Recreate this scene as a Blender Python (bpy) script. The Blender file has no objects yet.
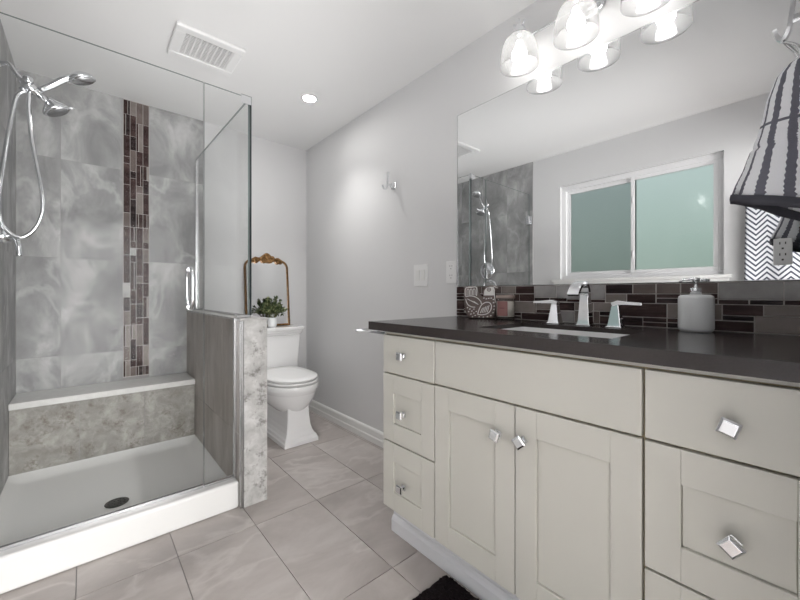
import bpy, bmesh, math, random
from mathutils import Vector, Matrix
random.seed(7)
SC = bpy.context.scene
COL = SC.collection
PI = math.pi

# ------------------------------------------------------------------ camera, world, lights, exposure
YAW = math.atan(314 / 362.3)
EYE = 1.09
cam = bpy.data.cameras.new('camera')
cam.sensor_width = 36.0
cam.lens = 362.3 / 800 * 36.0
cam.shift_y = -6 / 800
cam.clip_start = 0.02
camo = bpy.data.objects.new('camera', cam)
camo.location = (0, 0, EYE)
camo.rotation_euler = (PI / 2, 0, -YAW)
COL.objects.link(camo)
SC.camera = camo
SC.view_settings.view_transform = 'Standard'
SC.view_settings.look = 'None'
SC.view_settings.gamma = 1.0
SC.view_settings.use_curve_mapping = False
SC.view_settings.exposure = 2.2
SC.cycles.max_bounces = 10
SC.cycles.diffuse_bounces = 5
SC.cycles.glossy_bounces = 6
SC.cycles.transmission_bounces = 8
SC.cycles.transparent_max_bounces = 24
SC.cycles.caustics_reflective = False
SC.cycles.caustics_refractive = False
SC.cycles.sample_clamp_indirect = 6.0
SC.cycles.use_denoising = True

BULB_W = 7.5       # emission strength of the vanity bulbs
DOWN_W = 0.75       # recessed downlight, watts
BOUNCE_W = 1.45     # added unseen panel facing the ceiling, stands in for bounced light
HALL_W = 42.0       # added broad fill light on the hall's end wall behind the camera

world = bpy.data.worlds.new('outdoors')
SC.world = world
world.use_nodes = True
wn = world.node_tree
for n in list(wn.nodes): wn.nodes.remove(n)
w_tc = wn.nodes.new('ShaderNodeTexCoord')
w_sep = wn.nodes.new('ShaderNodeSeparateXYZ')
w_ramp = wn.nodes.new('ShaderNodeValToRGB')
w_bg = wn.nodes.new('ShaderNodeBackground')
w_out = wn.nodes.new('ShaderNodeOutputWorld')
wn.links.new(w_tc.outputs['Generated'], w_sep.inputs[0])
wn.links.new(w_sep.outputs['Z'], w_ramp.inputs['Fac'])
wn.links.new(w_ramp.outputs['Color'], w_bg.inputs['Color'])
wn.links.new(w_bg.outputs[0], w_out.inputs[0])
e = w_ramp.color_ramp.elements
e[0].position = 0.0; e[0].color = (0.09, 0.11, 0.095, 1)
e[1].position = 0.42; e[1].color = (0.19, 0.22, 0.225, 1)
m_ = w_ramp.color_ramp.elements.new(0.14); m_.color = (0.115, 0.145, 0.132, 1)
w_bg.inputs['Strength'].default_value = 0.86

def area_light(name, loc, size, watts, rot=(0, 0, 0), shape='SQUARE', size_y=None, color=(1, 1, 1), spread=None):
    l = bpy.data.lights.new(name, 'AREA')
    l.energy = watts;  l.size = size; l.shape = shape; l.color = color
    if size_y: l.size_y = size_y
    if spread: l.spread = spread
    o = bpy.data.objects.new(name, l)
    o.location = loc; o.rotation_euler = rot
    COL.objects.link(o)
    return o
CEIL = 2.471
area_light('hall_fill', (0.634, -2.585, 1.10), 1.86, HALL_W, rot=(PI / 2, 0, 0), shape='RECTANGLE', size_y=2.0, color=(1.0, 0.99, 0.975))
area_light('bounce_fill_panel', (0.60, 1.75, 1.55), 0.8, BOUNCE_W, rot=(PI, 0, 0), shape='RECTANGLE', size_y=2.1, color=(1.0, 0.995, 0.99))

# ------------------------------------------------------------------ node helpers and materials
def new_mat(name):
    m = bpy.data.materials.new(name)
    m.use_nodes = True
    nt = m.node_tree
    for n in list(nt.nodes): nt.nodes.remove(n)
    out = nt.nodes.new('ShaderNodeOutputMaterial')
    return m, nt, out

def N(nt, t, **kw):
    n = nt.nodes.new(t)
    for k, v in kw.items():
        if k.startswith('i_'):
            n.inputs[k[2:].replace('_', ' ')].default_value = v
        else:
            setattr(n, k, v)
    return n

def principled(nt, out, color=None, rough=0.5, metal=0.0, spec=0.5):
    p = nt.nodes.new('ShaderNodeBsdfPrincipled')
    if color is not None: p.inputs['Base Color'].default_value = (*color, 1)
    p.inputs['Roughness'].default_value = rough
    p.inputs['Metallic'].default_value = metal
    p.inputs['Specular IOR Level'].default_value = spec
    nt.links.new(p.outputs[0], out.inputs['Surface'])
    return p

def plain(name, color, rough=0.5, metal=0.0, spec=0.5, bump=0.0, bscale=200.0, vary=0.0, vscale=6.0, coat=0.0):
    m, nt, out = new_mat(name)
    p = principled(nt, out, color, rough, metal, spec)
    if coat: p.inputs['Coat Weight'].default_value = coat
    tc = N(nt, 'ShaderNodeTexCoord')
    if vary:
        n = N(nt, 'ShaderNodeTexNoise'); n.inputs['Scale'].default_value = vscale; n.inputs['Detail'].default_value = 4
        nt.links.new(tc.outputs['Object'], n.inputs['Vector'])
        r = N(nt, 'ShaderNodeValToRGB')
        r.color_ramp.elements[0].position = 0.3; r.color_ramp.elements[1].position = 0.7
        r.color_ramp.elements[0].color = (*[max(0, c * (1 - vary)) for c in color], 1)
        r.color_ramp.elements[1].color = (*[min(1, c * (1 + vary)) for c in color], 1)
        nt.links.new(n.outputs['Fac'], r.inputs['Fac'])
        nt.links.new(r.outputs['Color'], p.inputs['Base Color'])
    if bump:
        n = N(nt, 'ShaderNodeTexNoise'); n.inputs['Scale'].default_value = bscale; n.inputs['Detail'].default_value = 3
        nt.links.new(tc.outputs['Object'], n.inputs['Vector'])
        b = N(nt, 'ShaderNodeBump'); b.inputs['Strength'].default_value = bump; b.inputs['Distance'].default_value = 0.002
        nt.links.new(n.outputs['Fac'], b.inputs['Height'])
        nt.links.new(b.outputs[0], p.inputs['Normal'])
    return m

def stone(name, dark, mid, light, vein, scale=2.5, stretch=(1, 1, 1), rough=0.3, vein_amt=0.5, vein_scale=3.0, speck=None, speck_scale=30, speck_amt=0.5, rot=(0, 0, 0), spec=0.5, distort=0.4):
    m, nt, out = new_mat(name)
    p = principled(nt, out, mid, rough, 0.0, spec)
    tc = N(nt, 'ShaderNodeTexCoord'); geo = N(nt, 'ShaderNodeNewGeometry')
    mul = N(nt, 'ShaderNodeVectorMath', operation='MULTIPLY')
    comb = N(nt, 'ShaderNodeCombineXYZ')
    for k in range(3): nt.links.new(geo.outputs['Random Per Island'], comb.inputs[k])
    nt.links.new(comb.outputs[0], mul.inputs[0]); mul.inputs[1].default_value = (37.0, 53.0, 71.0)
    mp = N(nt, 'ShaderNodeMapping'); mp.inputs['Scale'].default_value = stretch; mp.inputs['Rotation'].default_value = rot
    nt.links.new(tc.outputs['Object'], mp.inputs['Vector'])
    add = N(nt, 'ShaderNodeVectorMath', operation='ADD')
    nt.links.new(mp.outputs[0], add.inputs[0]); nt.links.new(mul.outputs[0], add.inputs[1])
    n1 = N(nt, 'ShaderNodeTexNoise'); n1.inputs['Scale'].default_value = scale; n1.inputs['Detail'].default_value = 9; n1.inputs['Roughness'].default_value = 0.62; n1.inputs['Distortion'].default_value = distort
    nt.links.new(add.outputs[0], n1.inputs['Vector'])
    r = N(nt, 'ShaderNodeValToRGB')
    r.color_ramp.elements[0].position = 0.34; r.color_ramp.elements[0].color = (*dark, 1)
    r.color_ramp.elements[1].position = 0.68; r.color_ramp.elements[1].color = (*light, 1)
    q = r.color_ramp.elements.new(0.52); q.color = (*mid, 1)
    nt.links.new(n1.outputs['Fac'], r.inputs['Fac'])
    n2 = N(nt, 'ShaderNodeTexNoise'); n2.inputs['Scale'].default_value = vein_scale; n2.inputs['Detail'].default_value = 6; n2.inputs['Distortion'].default_value = distort
    nt.links.new(add.outputs[0], n2.inputs['Vector'])
    s = N(nt, 'ShaderNodeMath', operation='SUBTRACT'); s.inputs[1].default_value = 0.5; nt.links.new(n2.outputs['Fac'], s.inputs[0])
    ab = N(nt, 'ShaderNodeMath', operation='ABSOLUTE'); nt.links.new(s.outputs[0], ab.inputs[0])
    mr = N(nt, 'ShaderNodeMapRange'); mr.inputs['From Min'].default_value = 0.0; mr.inputs['From Max'].default_value = 0.022; mr.inputs['To Min'].default_value = vein_amt; mr.inputs['To Max'].default_value = 0.0
    nt.links.new(ab.outputs[0], mr.inputs['Value'])
    mx = N(nt, 'ShaderNodeMixRGB'); nt.links.new(mr.outputs[0], mx.inputs['Fac']); nt.links.new(r.outputs['Color'], mx.inputs['Color1']); mx.inputs['Color2'].default_value = (*vein, 1)
    last = mx
    if speck:
        n3 = N(nt, 'ShaderNodeTexNoise'); n3.inputs['Scale'].default_value = speck_scale; n3.inputs['Detail'].default_value = 5; n3.inputs['Roughness'].default_value = 0.7
        nt.links.new(add.outputs[0], n3.inputs['Vector'])
        n4 = N(nt, 'ShaderNodeTexNoise'); n4.inputs['Scale'].default_value = speck_scale * 0.22; n4.inputs['Detail'].default_value = 3
        nt.links.new(add.outputs[0], n4.inputs['Vector'])
        av = N(nt, 'ShaderNodeMath', operation='ADD'); nt.links.new(n3.outputs['Fac'], av.inputs[0]); nt.links.new(n4.outputs['Fac'], av.inputs[1])
        mr2 = N(nt, 'ShaderNodeMapRange'); mr2.inputs['From Min'].default_value = 1.08; mr2.inputs['From Max'].default_value = 1.28; mr2.inputs['To Min'].default_value = 0.0; mr2.inputs['To Max'].default_value = speck_amt
        nt.links.new(av.outputs[0], mr2.inputs['Value'])
        mx2 = N(nt, 'ShaderNodeMixRGB'); nt.links.new(mr2.outputs[0], mx2.inputs['Fac']); nt.links.new(mx.outputs['Color'], mx2.inputs['Color1']); mx2.inputs['Color2'].default_value = (*speck, 1)
        last = mx2
    nt.links.new(last.outputs['Color'], p.inputs['Base Color'])
    return m

def thin_glass(name, tint=(0.988, 0.992, 0.991), base=0.035, grazing=0.55):
    m, nt, out = new_mat(name)
    tr = N(nt, 'ShaderNodeBsdfTransparent'); tr.inputs['Color'].default_value = (*tint, 1)
    gl = N(nt, 'ShaderNodeBsdfGlossy'); gl.inputs['Roughness'].default_value = 0.0
    lw = N(nt, 'ShaderNodeLayerWeight'); lw.inputs['Blend'].default_value = 0.5
    pw = N(nt, 'ShaderNodeMath', operation='POWER'); nt.links.new(lw.outputs['Facing'], pw.inputs[0]); pw.inputs[1].default_value = 5.0
    mr = N(nt, 'ShaderNodeMapRange'); nt.links.new(pw.outputs[0], mr.inputs['Value']); mr.inputs['To Min'].default_value = base; mr.inputs['To Max'].default_value = grazing
    mx = N(nt, 'ShaderNodeMixShader')
    nt.links.new(mr.outputs[0], mx.inputs['Fac']); nt.links.new(tr.outputs[0], mx.inputs[1]); nt.links.new(gl.outputs[0], mx.inputs[2])
    nt.links.new(mx.outputs[0], out.inputs['Surface'])
    return m

def emitter(name, color, strength):
    m, nt, out = new_mat(name)
    em = N(nt, 'ShaderNodeEmission'); em.inputs['Color'].default_value = (*color, 1); em.inputs['Strength'].default_value = strength
    nt.links.new(em.outputs[0], out.inputs['Surface'])
    return m

def shade_glass(name):
    m, nt, out = new_mat(name)
    tr = N(nt, 'ShaderNodeBsdfTransparent'); tr.inputs['Color'].default_value = (0.97, 0.97, 0.97, 1)
    tl = N(nt, 'ShaderNodeBsdfTranslucent'); tl.inputs['Color'].default_value = (0.32, 0.32, 0.32, 1)
    df = N(nt, 'ShaderNodeBsdfDiffuse'); df.inputs['Color'].default_value = (0.32, 0.32, 0.32, 1)
    gl = N(nt, 'ShaderNodeBsdfGlossy'); gl.inputs['Roughness'].default_value = 0.05
    a = N(nt, 'ShaderNodeMixShader'); a.inputs['Fac'].default_value = 0.5
    nt.links.new(tl.outputs[0], a.inputs[1]); nt.links.new(df.outputs[0], a.inputs[2])
    b = N(nt, 'ShaderNodeMixShader'); b.inputs['Fac'].default_value = 0.36
    nt.links.new(tr.outputs[0], b.inputs[1]); nt.links.new(a.outputs[0], b.inputs[2])
    c = N(nt, 'ShaderNodeMixShader'); c.inputs['Fac'].default_value = 0.06
    nt.links.new(b.outputs[0], c.inputs[1]); nt.links.new(gl.outputs[0], c.inputs[2])
    nt.links.new(c.outputs[0], out.inputs['Surface'])
    return m

def frosted(name, tint, rough=0.32):
    m, nt, out = new_mat(name)
    p = principled(nt, out, tint, rough)
    p.inputs['Transmission Weight'].default_value = 1.0
    p.inputs['IOR'].default_value = 1.3
    p.inputs['Coat Weight'].default_value = 0.8
    p.inputs['Coat Roughness'].default_value = 0.03
    tc = N(nt, 'ShaderNodeTexCoord')
    n = N(nt, 'ShaderNodeTexNoise'); n.inputs['Scale'].default_value = 55; n.inputs['Detail'].default_value = 2
    nt.links.new(tc.outputs['Object'], n.inputs['Vector'])
    b = N(nt, 'ShaderNodeBump'); b.inputs['Strength'].default_value = 0.25; b.inputs['Distance'].default_value = 0.004
    nt.links.new(n.outputs['Fac'], b.inputs['Height']); nt.links.new(b.outputs[0], p.inputs['Normal'])
    return m

M = {}
M['paint'] = plain('wall paint', (0.70, 0.70, 0.705), 0.6, bump=0.06, bscale=120)
M['ceiling'] = plain('ceiling paint', (0.84, 0.84, 0.84), 0.75, bump=0.05, bscale=140)
M['trim'] = plain('white trim paint', (0.80, 0.80, 0.79), 0.35)
M['vinyl'] = plain('white window vinyl', (0.82, 0.82, 0.83), 0.3)
M['grout'] = plain('grey grout', (0.30, 0.29, 0.285), 0.85)
M['grout_light'] = plain('pale grout', (0.62, 0.59, 0.57), 0.85)
M['floor_tile'] = stone('taupe floor tile', (0.35, 0.315, 0.298), (0.43, 0.392, 0.372), (0.51, 0.475, 0.455), (0.64, 0.605, 0.58), scale=1.9, stretch=(1.0, 1.7, 1.0), rot=(0, 0, 0.5), rough=0.36, vein_amt=0.4, vein_scale=1.3)
M['wall_tile'] = stone('cloudy grey shower tile', (0.255, 0.255, 0.258), (0.36, 0.36, 0.36), (0.54, 0.54, 0.54), (0.64, 0.64, 0.64), scale=4.6, stretch=(1.0, 1.0, 0.6), rot=(0, 0.8, 0), rough=0.4, spec=0.06, vein_amt=0.35, vein_scale=1.8, distort=0.5)
M['riser_tile'] = stone('mottled travertine tile', (0.235, 0.222, 0.203), (0.31, 0.297, 0.275), (0.42, 0.405, 0.38), (0.50, 0.48, 0.45), scale=12, rough=0.4, spec=0.3, vein_amt=0.2, vein_scale=9, speck=(0.15, 0.12, 0.10), speck_scale=60, speck_amt=0.7)
M['pony_tile'] = stone('grey pitted travertine tile', (0.37, 0.365, 0.355), (0.48, 0.475, 0.465), (0.60, 0.595, 0.585), (0.62, 0.62, 0.60), scale=15, rough=0.4, spec=0.3, vein_amt=0.2, vein_scale=10, speck=(0.14, 0.13, 0.12), speck_scale=62, speck_amt=0.75)
M['brown_tile'] = stone('brown streaked tile', (0.30, 0.265, 0.24), (0.40, 0.365, 0.335), (0.52, 0.485, 0.455), (0.60, 0.57, 0.54), scale=4, stretch=(1.6, 1.6, 0.5), rough=0.35, spec=0.3, vein_amt=0.3, vein_scale=4)
M['white_acrylic'] = plain('white acrylic', (0.76, 0.76, 0.75), 0.22)
M['quartz_white'] = plain('pale bench slab', (0.66, 0.655, 0.64), 0.25, vary=0.05, vscale=30)
M['porcelain'] = plain('white porcelain', (0.86, 0.86, 0.86), 0.1, coat=0.3)
M['seat_plastic'] = plain('white seat plastic', (0.84, 0.84, 0.84), 0.25)
M['cabinet'] = plain('cream cabinet paint', (0.63, 0.618, 0.565), 0.38, vary=0.02, vscale=3)
M['cab_box'] = plain('glazed cabinet edge', (0.36, 0.305, 0.19), 0.5)
M['cab_groove'] = plain('glazed groove', (0.50, 0.48, 0.40), 0.5)
M['toe'] = plain('white toe kick paint', (0.74, 0.75, 0.78), 0.4)
M['counter'] = plain('dark brown quartz', (0.042, 0.0345, 0.0335), 0.2, vary=0.12, vscale=260, spec=0.5)
M['chrome'] = plain('chrome', (0.80, 0.81, 0.83), 0.07, metal=1.0)
M['brushed'] = plain('brushed nickel', (0.62, 0.62, 0.63), 0.25, metal=1.0)
M['face_grey'] = plain('grey spray face', (0.22, 0.22, 0.225), 0.35, metal=0.4)
M['dark_metal'] = plain('dark drain metal', (0.12, 0.12, 0.115), 0.35, metal=1.0)
M['mirror'] = plain('mirror silver', (0.83, 0.84, 0.845), 0.0, metal=1.0)
M['glass'] = thin_glass('clear shower glass', base=0.002)
M['jar'] = thin_glass('jar glass', tint=(0.975, 0.965, 0.96), base=0.04, grazing=0.5)
M['glass_edge'] = plain('grey green glass edge', (0.22, 0.25, 0.25), 0.15)
M['dark_seal'] = plain('dark glass joint', (0.025, 0.032, 0.034), 0.2)
M['shade'] = shade_glass('frosted lamp glass')
M['bulb'] = emitter('lit bulb', (1.0, 0.98, 0.95), BULB_W)
M['lens'] = emitter('lit downlight lens', (1.0, 0.98, 0.95), 25.0)
M['pane_a'] = frosted('rain glass behind screen', (0.52, 0.55, 0.55))
M['pane_b'] = frosted('rain glass', (0.95, 1.0, 0.985))
M['white_plastic'] = plain('white plastic', (0.83, 0.83, 0.83), 0.3)
M['slot'] = plain('dark slot', (0.03, 0.03, 0.03), 0.6)
M['vent_dark'] = plain('vent dark inside', (0.13, 0.13, 0.13), 0.8)
M['gold'] = plain('antique gold', (0.27, 0.15, 0.062), 0.36, metal=0.85, vary=0.4, vscale=60)
M['ceramic'] = plain('white ceramic', (0.82, 0.84, 0.85), 0.35)
M['soil'] = plain('potting soil', (0.05, 0.035, 0.025), 0.9)
M['stem'] = plain('plant stem', (0.12, 0.13, 0.05), 0.7)
M['bird'] = plain('brown carved clay', (0.155, 0.115, 0.105), 0.55, vary=0.12, vscale=40)
M['bird_paint'] = plain('white painted line', (0.80, 0.79, 0.77), 0.5)
M['wax'] = plain('cream wax', (0.83, 0.82, 0.76), 0.5)
M['label'] = plain('dusty rose label', (0.34, 0.165, 0.155), 0.5)
M['label_ink'] = plain('dark rose ink', (0.20, 0.08, 0.08), 0.5)
M['rim_pink'] = plain('taupe jar rim', (0.36, 0.28, 0.25), 0.3)
M['mat'] = plain('black bath mat', (0.012, 0.009, 0.010), 0.95, spec=0.1)
M['hem'] = plain('dark charcoal binding', (0.085, 0.085, 0.10), 0.9, spec=0.1)
M['m_dark'] = stone('dark glass mosaic', (0.030, 0.018, 0.018), (0.055, 0.034, 0.033), (0.10, 0.068, 0.064), (0.15, 0.11, 0.10), scale=10, stretch=(1, 0.35, 2.5), rough=0.2, vein_amt=0.3, vein_scale=12, spec=0.08)
M['m_black'] = stone('black glass mosaic', (0.016, 0.011, 0.012), (0.030, 0.021, 0.022), (0.075, 0.055, 0.054), (0.13, 0.10, 0.10), scale=14, stretch=(1, 0.35, 2.5), rough=0.2, vein_amt=0.3, vein_scale=14, spec=0.08)
M['m_brown'] = stone('brown mosaic', (0.13, 0.105, 0.098), (0.165, 0.135, 0.125), (0.20, 0.165, 0.155), (0.2, 0.17, 0.16), scale=8, rough=0.2, vein_amt=0.1, spec=0.08)
M['m_taupe'] = stone('taupe mosaic', (0.21, 0.185, 0.17), (0.25, 0.22, 0.205), (0.30, 0.265, 0.25), (0.3, 0.27, 0.26), scale=8, rough=0.2, vein_amt=0.1, spec=0.08)
M['m_grey'] = stone('cloudy grey mosaic', (0.30, 0.29, 0.285), (0.37, 0.36, 0.355), (0.47, 0.46, 0.455), (0.55, 0.54, 0.53), scale=9, rough=0.2, vein_amt=0.2, spec=0.08)

def leaf_mat():
    m, nt, out = new_mat('olive green leaf')
    p = principled(nt, out, (0.07, 0.10, 0.04), 0.5)
    geo = N(nt, 'ShaderNodeNewGeometry')
    r = N(nt, 'ShaderNodeValToRGB')
    r.color_ramp.elements[0].color = (0.030, 0.055, 0.020, 1); r.color_ramp.elements[1].color = (0.38, 0.42, 0.20, 1)
    q = r.color_ramp.elements.new(0.6); q.color = (0.095, 0.13, 0.05, 1)
    nt.links.new(geo.outputs['Random Per Island'], r.inputs['Fac']); nt.links.new(r.outputs['Color'], p.inputs['Base Color'])
    return m
M['leaf'] = leaf_mat()

def striped_mat(name, count, ratio, pale, dark, herring=False):
    # cloth stripes that follow the cloth's own UV (u around or across, v up)
    m, nt, out = new_mat(name)
    p = principled(nt, out, pale, 0.95, spec=0.1)
    uv = N(nt, 'ShaderNodeUVMap')
    sep = N(nt, 'ShaderNodeSeparateXYZ'); nt.links.new(uv.outputs[0], sep.inputs[0])
    def math2(op, a, b=None):
        n = N(nt, 'ShaderNodeMath', operation=op)
        for k, x in enumerate((a, b)):
            if x is None: continue
            if isinstance(x, (int, float)): n.inputs[k].default_value = x
            else: nt.links.new(x, n.inputs[k])
        return n.outputs[0]
    if herring:
        zig = math2('PINGPONG', math2('MULTIPLY', sep.outputs['X'], herring), 1.0)
        s = math2('FRACT', math2('ADD', math2('MULTIPLY', sep.outputs['Y'], count), math2('MULTIPLY', zig, 1.7)))
        mask = math2('LESS_THAN', s, ratio)
    else:
        noi = N(nt, 'ShaderNodeTexNoise'); noi.inputs['Scale'].default_value = 90; noi.inputs['Detail'].default_value = 2
        tc = N(nt, 'ShaderNodeTexCoord'); nt.links.new(tc.outputs['Object'], noi.inputs['Vector'])
        saw = math2('PINGPONG', math2('MULTIPLY', sep.outputs['Y'], 64.0), 1.0)
        s = math2('FRACT', math2('ADD', math2('MULTIPLY', sep.outputs['X'], count), math2('MULTIPLY', saw, 0.05)))
        s = math2('ADD', s, math2('MULTIPLY', math2('SUBTRACT', noi.outputs['Fac'], 0.5), 0.24))
        a = math2('LESS_THAN', s, ratio)
        b1 = math2('LESS_THAN', math2('ABSOLUTE', math2('SUBTRACT', sep.outputs['Y'], 0.40)), 0.007)
        mask = math2('MAXIMUM', a, b1)
    mx = N(nt, 'ShaderNodeMixRGB'); nt.links.new(mask, mx.inputs['Fac'])
    mx.inputs['Color1'].default_value = (*pale, 1); mx.inputs['Color2'].default_value = (*dark, 1)
    nt.links.new(mx.outputs['Color'], p.inputs['Base Color'])
    tc2 = N(nt, 'ShaderNodeTexCoord'); n2 = N(nt, 'ShaderNodeTexNoise'); n2.inputs['Scale'].default_value = 450
    nt.links.new(tc2.outputs['Object'], n2.inputs['Vector'])
    b = N(nt, 'ShaderNodeBump'); b.inputs['Strength'].default_value = 0.5; b.inputs['Distance'].default_value = 0.002
    nt.links.new(n2.outputs['Fac'], b.inputs['Height']); nt.links.new(b.outputs[0], p.inputs['Normal'])
    return m
M['towel'] = striped_mat('striped terry', 12, 0.40, (0.90, 0.91, 0.94), (0.17, 0.17, 0.205))
M['herring'] = striped_mat('herringbone cloth', 30, 0.42, (0.66, 0.67, 0.70), (0.07, 0.075, 0.10), herring=8)

# ------------------------------------------------------------------ mesh builder
class MB:
    def __init__(s): s.v = []; s.f = []; s.m = []; s.sm = []; s.uv = {}
    def add(s, verts, faces, mat=0, smooth=False):
        o = len(s.v); s.v += [tuple(p) for p in verts]
        for f in faces:
            s.f.append([i + o for i in f]); s.m.append(mat); s.sm.append(smooth)
    def box(s, x0, x1, y0, y1, z0, z1, mat=0):
        v = [(x0, y0, z0), (x1, y0, z0), (x1, y1, z0), (x0, y1, z0), (x0, y0, z1), (x1, y0, z1), (x1, y1, z1), (x0, y1, z1)]
        s.add(v, [(3, 2, 1, 0), (4, 5, 6, 7), (0, 1, 5, 4), (1, 2, 6, 5), (2, 3, 7, 6), (3, 0, 4, 7)], mat)
    def obox(s, c, ax, ay, az, mat=0):
        # oriented box: centre and three half axis vectors
        c, ax, ay, az = Vector(c), Vector(ax), Vector(ay), Vector(az)
        v = [c + ax * i + ay * j + az * k for k in (-1, 1) for (i, j) in ((-1, -1), (1, -1), (1, 1), (-1, 1))]
        s.add(v, [(3, 2, 1, 0), (4, 5, 6, 7), (0, 1, 5, 4), (1, 2, 6, 5), (2, 3, 7, 6), (3, 0, 4, 7)], mat)
    def loft(s, loops, mat=0, smooth=True, cap0=True, cap1=True, close=True):
        n = len(loops[0]); v = [p for l in loops for p in l]; f = []
        for i in range(len(loops) - 1):
            for j in range(n if close else n - 1):
                a = i * n + j; b = i * n + (j + 1) % n
                f.append((a, b, b + n, a + n))
        s.add(v, f, mat, smooth)
        o = len(s.v) - len(v)
        if cap0: s.f.append([o + j for j in reversed(range(n))]); s.m.append(mat); s.sm.append(False)
        if cap1: s.f.append([o + (len(loops) - 1) * n + j for j in range(n)]); s.m.append(mat); s.sm.append(False)
    def lathe(s, prof, c=(0, 0, 0), axis=(0, 0, 1), seg=32, mat=0, smooth=True, cap0=True, cap1=True):
        ax = Vector(axis).normalized(); u = ax.orthogonal().normalized(); w = ax.cross(u); c = Vector(c)
        loops = [[c + ax * h + (u * math.cos(2 * PI * k / seg) + w * math.sin(2 * PI * k / seg)) * max(r, 1e-5) for k in range(seg)] for r, h in prof]
        s.loft(loops, mat, smooth, cap0, cap1)
    def tube(s, pts, r, seg=12, mat=0, smooth=True):
        pts = [Vector(p) for p in pts]; rr = r if isinstance(r, (list, tuple)) else [r] * len(pts)
        t0 = (pts[1] - pts[0]).normalized(); u = t0.orthogonal().normalized(); loops = []
        for i, p in enumerate(pts):
            t = (pts[min(i + 1, len(pts) - 1)] - pts[max(i - 1, 0)]).normalized()
            u = (u - t * u.dot(t)).normalized(); w = t.cross(u)
            loops.append([p + (u * math.cos(2 * PI * k / seg) + w * math.sin(2 * PI * k / seg)) * rr[i] for k in range(seg)])
        s.loft(loops, mat, smooth)
    def ribbon(s, pts, width_dir, hw, ht, mat=0, smooth=False):
        # rectangular section swept along pts: half width along width_dir, half thickness across
        wd = Vector(width_dir).normalized(); pts = [Vector(p) for p in pts]; loops = []
        HW = hw if isinstance(hw, (list, tuple)) else [hw] * len(pts)
        HT = ht if isinstance(ht, (list, tuple)) else [ht] * len(pts)
        for i, p in enumerate(pts):
            t = (pts[min(i + 1, len(pts) - 1)] - pts[max(i - 1, 0)]).normalized(); n = t.cross(wd).normalized()
            loops.append([p + wd * HW[i] + n * HT[i], p - wd * HW[i] + n * HT[i], p - wd * HW[i] - n * HT[i], p + wd * HW[i] - n * HT[i]])
        s.loft(loops, mat, smooth)
    def prism(s, poly, o, u, v, depth, mat=0, side=None, smooth=False):
        # polygon (2D list) in the plane o + u*a + v*b, pushed along u x v by depth
        o, u, v = Vector(o), Vector(u), Vector(v); n = u.cross(v).normalized() * depth
        a = [o + u * p[0] + v * p[1] for p in poly]; b = [p + n for p in a]; k = len(poly)
        base = len(s.v); s.v += [tuple(p) for p in a + b]
        s.f.append([base + i for i in reversed(range(k))]); s.m.append(mat); s.sm.append(False)
        s.f.append([base + k + i for i in range(k)]); s.m.append(mat); s.sm.append(False)
        for i in range(k):
            j = (i + 1) % k
            s.f.append([base + i, base + j, base + k + j, base + k + i]); s.m.append(mat if side is None else side); s.sm.append(smooth)
    def build(s, name, mats, parent=None, bevel=0.0, seg=2, subsurf=0, uvs=None):
        off = Vector(parent.get('_o', (0, 0, 0))) if parent is not None else Vector((0, 0, 0))
        me = bpy.data.meshes.new(name)
        me.from_pydata([tuple(Vector(p) - off) for p in s.v], [], s.f)
        for m in (mats if isinstance(mats, (list, tuple)) else [mats]): me.materials.append(M[m])
        for p, mi, sm in zip(me.polygons, s.m, s.sm): p.material_index = mi; p.use_smooth = sm
        if uvs is not None:
            l = me.uv_layers.new(name='UVMap')
            for p in me.polygons:
                for li in p.loop_indices: l.data[li].uv = uvs[me.loops[li].vertex_index]
        bm = bmesh.new(); bm.from_mesh(me); bmesh.ops.recalc_face_normals(bm, faces=bm.faces); bm.to_mesh(me); bm.free()
        ob = bpy.data.objects.new(name, me); COL.objects.link(ob)
        if parent is not None:
            ob.parent = parent; ob['_o'] = tuple(off)
        if bevel:
            b = ob.modifiers.new('bevel', 'BEVEL'); b.width = bevel; b.segments = seg; b.limit_method = 'ANGLE'; b.angle_limit = math.radians(40); b.harden_normals = False
        if subsurf:
            q = ob.modifiers.new('smooth', 'SUBSURF'); q.levels = subsurf; q.render_levels = subsurf
        return ob

def thing(name, label, cat, loc=(0, 0, 0), group=None):
    o = bpy.data.objects.new(name, None); COL.objects.link(o)
    o.empty_display_size = 0.05
    o.location = loc; o['_o'] = tuple(loc)
    o['label'] = label; o['category'] = cat
    if group: o['group'] = group
    return o
def tag(o, label, cat, group=None):
    o['label'] = label; o['category'] = cat
    if group: o['group'] = group
    return o
def struct(name, mb, mats, bevel=0.0, parent=None, seg=2):
    o = mb.build(name, mats, parent, bevel, seg)
    if parent is None: o['kind'] = 'structure'
    return o
def copy_tree(o, parent=None):
    c = o.copy(); COL.objects.link(c)
    if parent is not None:
        c.parent = parent; c.matrix_parent_inverse = o.matrix_parent_inverse.copy()
    for ch in [q for q in bpy.data.objects if q.parent == o]: copy_tree(ch, c)
    return c
def catmull(P, n=8):
    P = [Vector(p) for p in P]; out = []
    for i in range(len(P) - 1):
        a, b, c, d = P[max(i - 1, 0)], P[i], P[i + 1], P[min(i + 2, len(P) - 1)]
        for k in range(n):
            t = k / n
            out.append(0.5 * ((2 * b) + (c - a) * t + (2 * a - 5 * b + 4 * c - d) * t * t + (3 * b - a - 3 * c + d) * t ** 3))
    out.append(P[-1]); return out
def rrect(x0, x1, y0, y1, r, n=5):
    pts = []
    for cx, cy, a0 in ((x1 - r, y1 - r, 0), (x0 + r, y1 - r, 90), (x0 + r, y0 + r, 180), (x1 - r, y0 + r, 270)):
        for k in range(n + 1):
            a = math.radians(a0 + 90 * k / n); pts.append((cx + r * math.cos(a), cy + r * math.sin(a)))
    return pts

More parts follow.
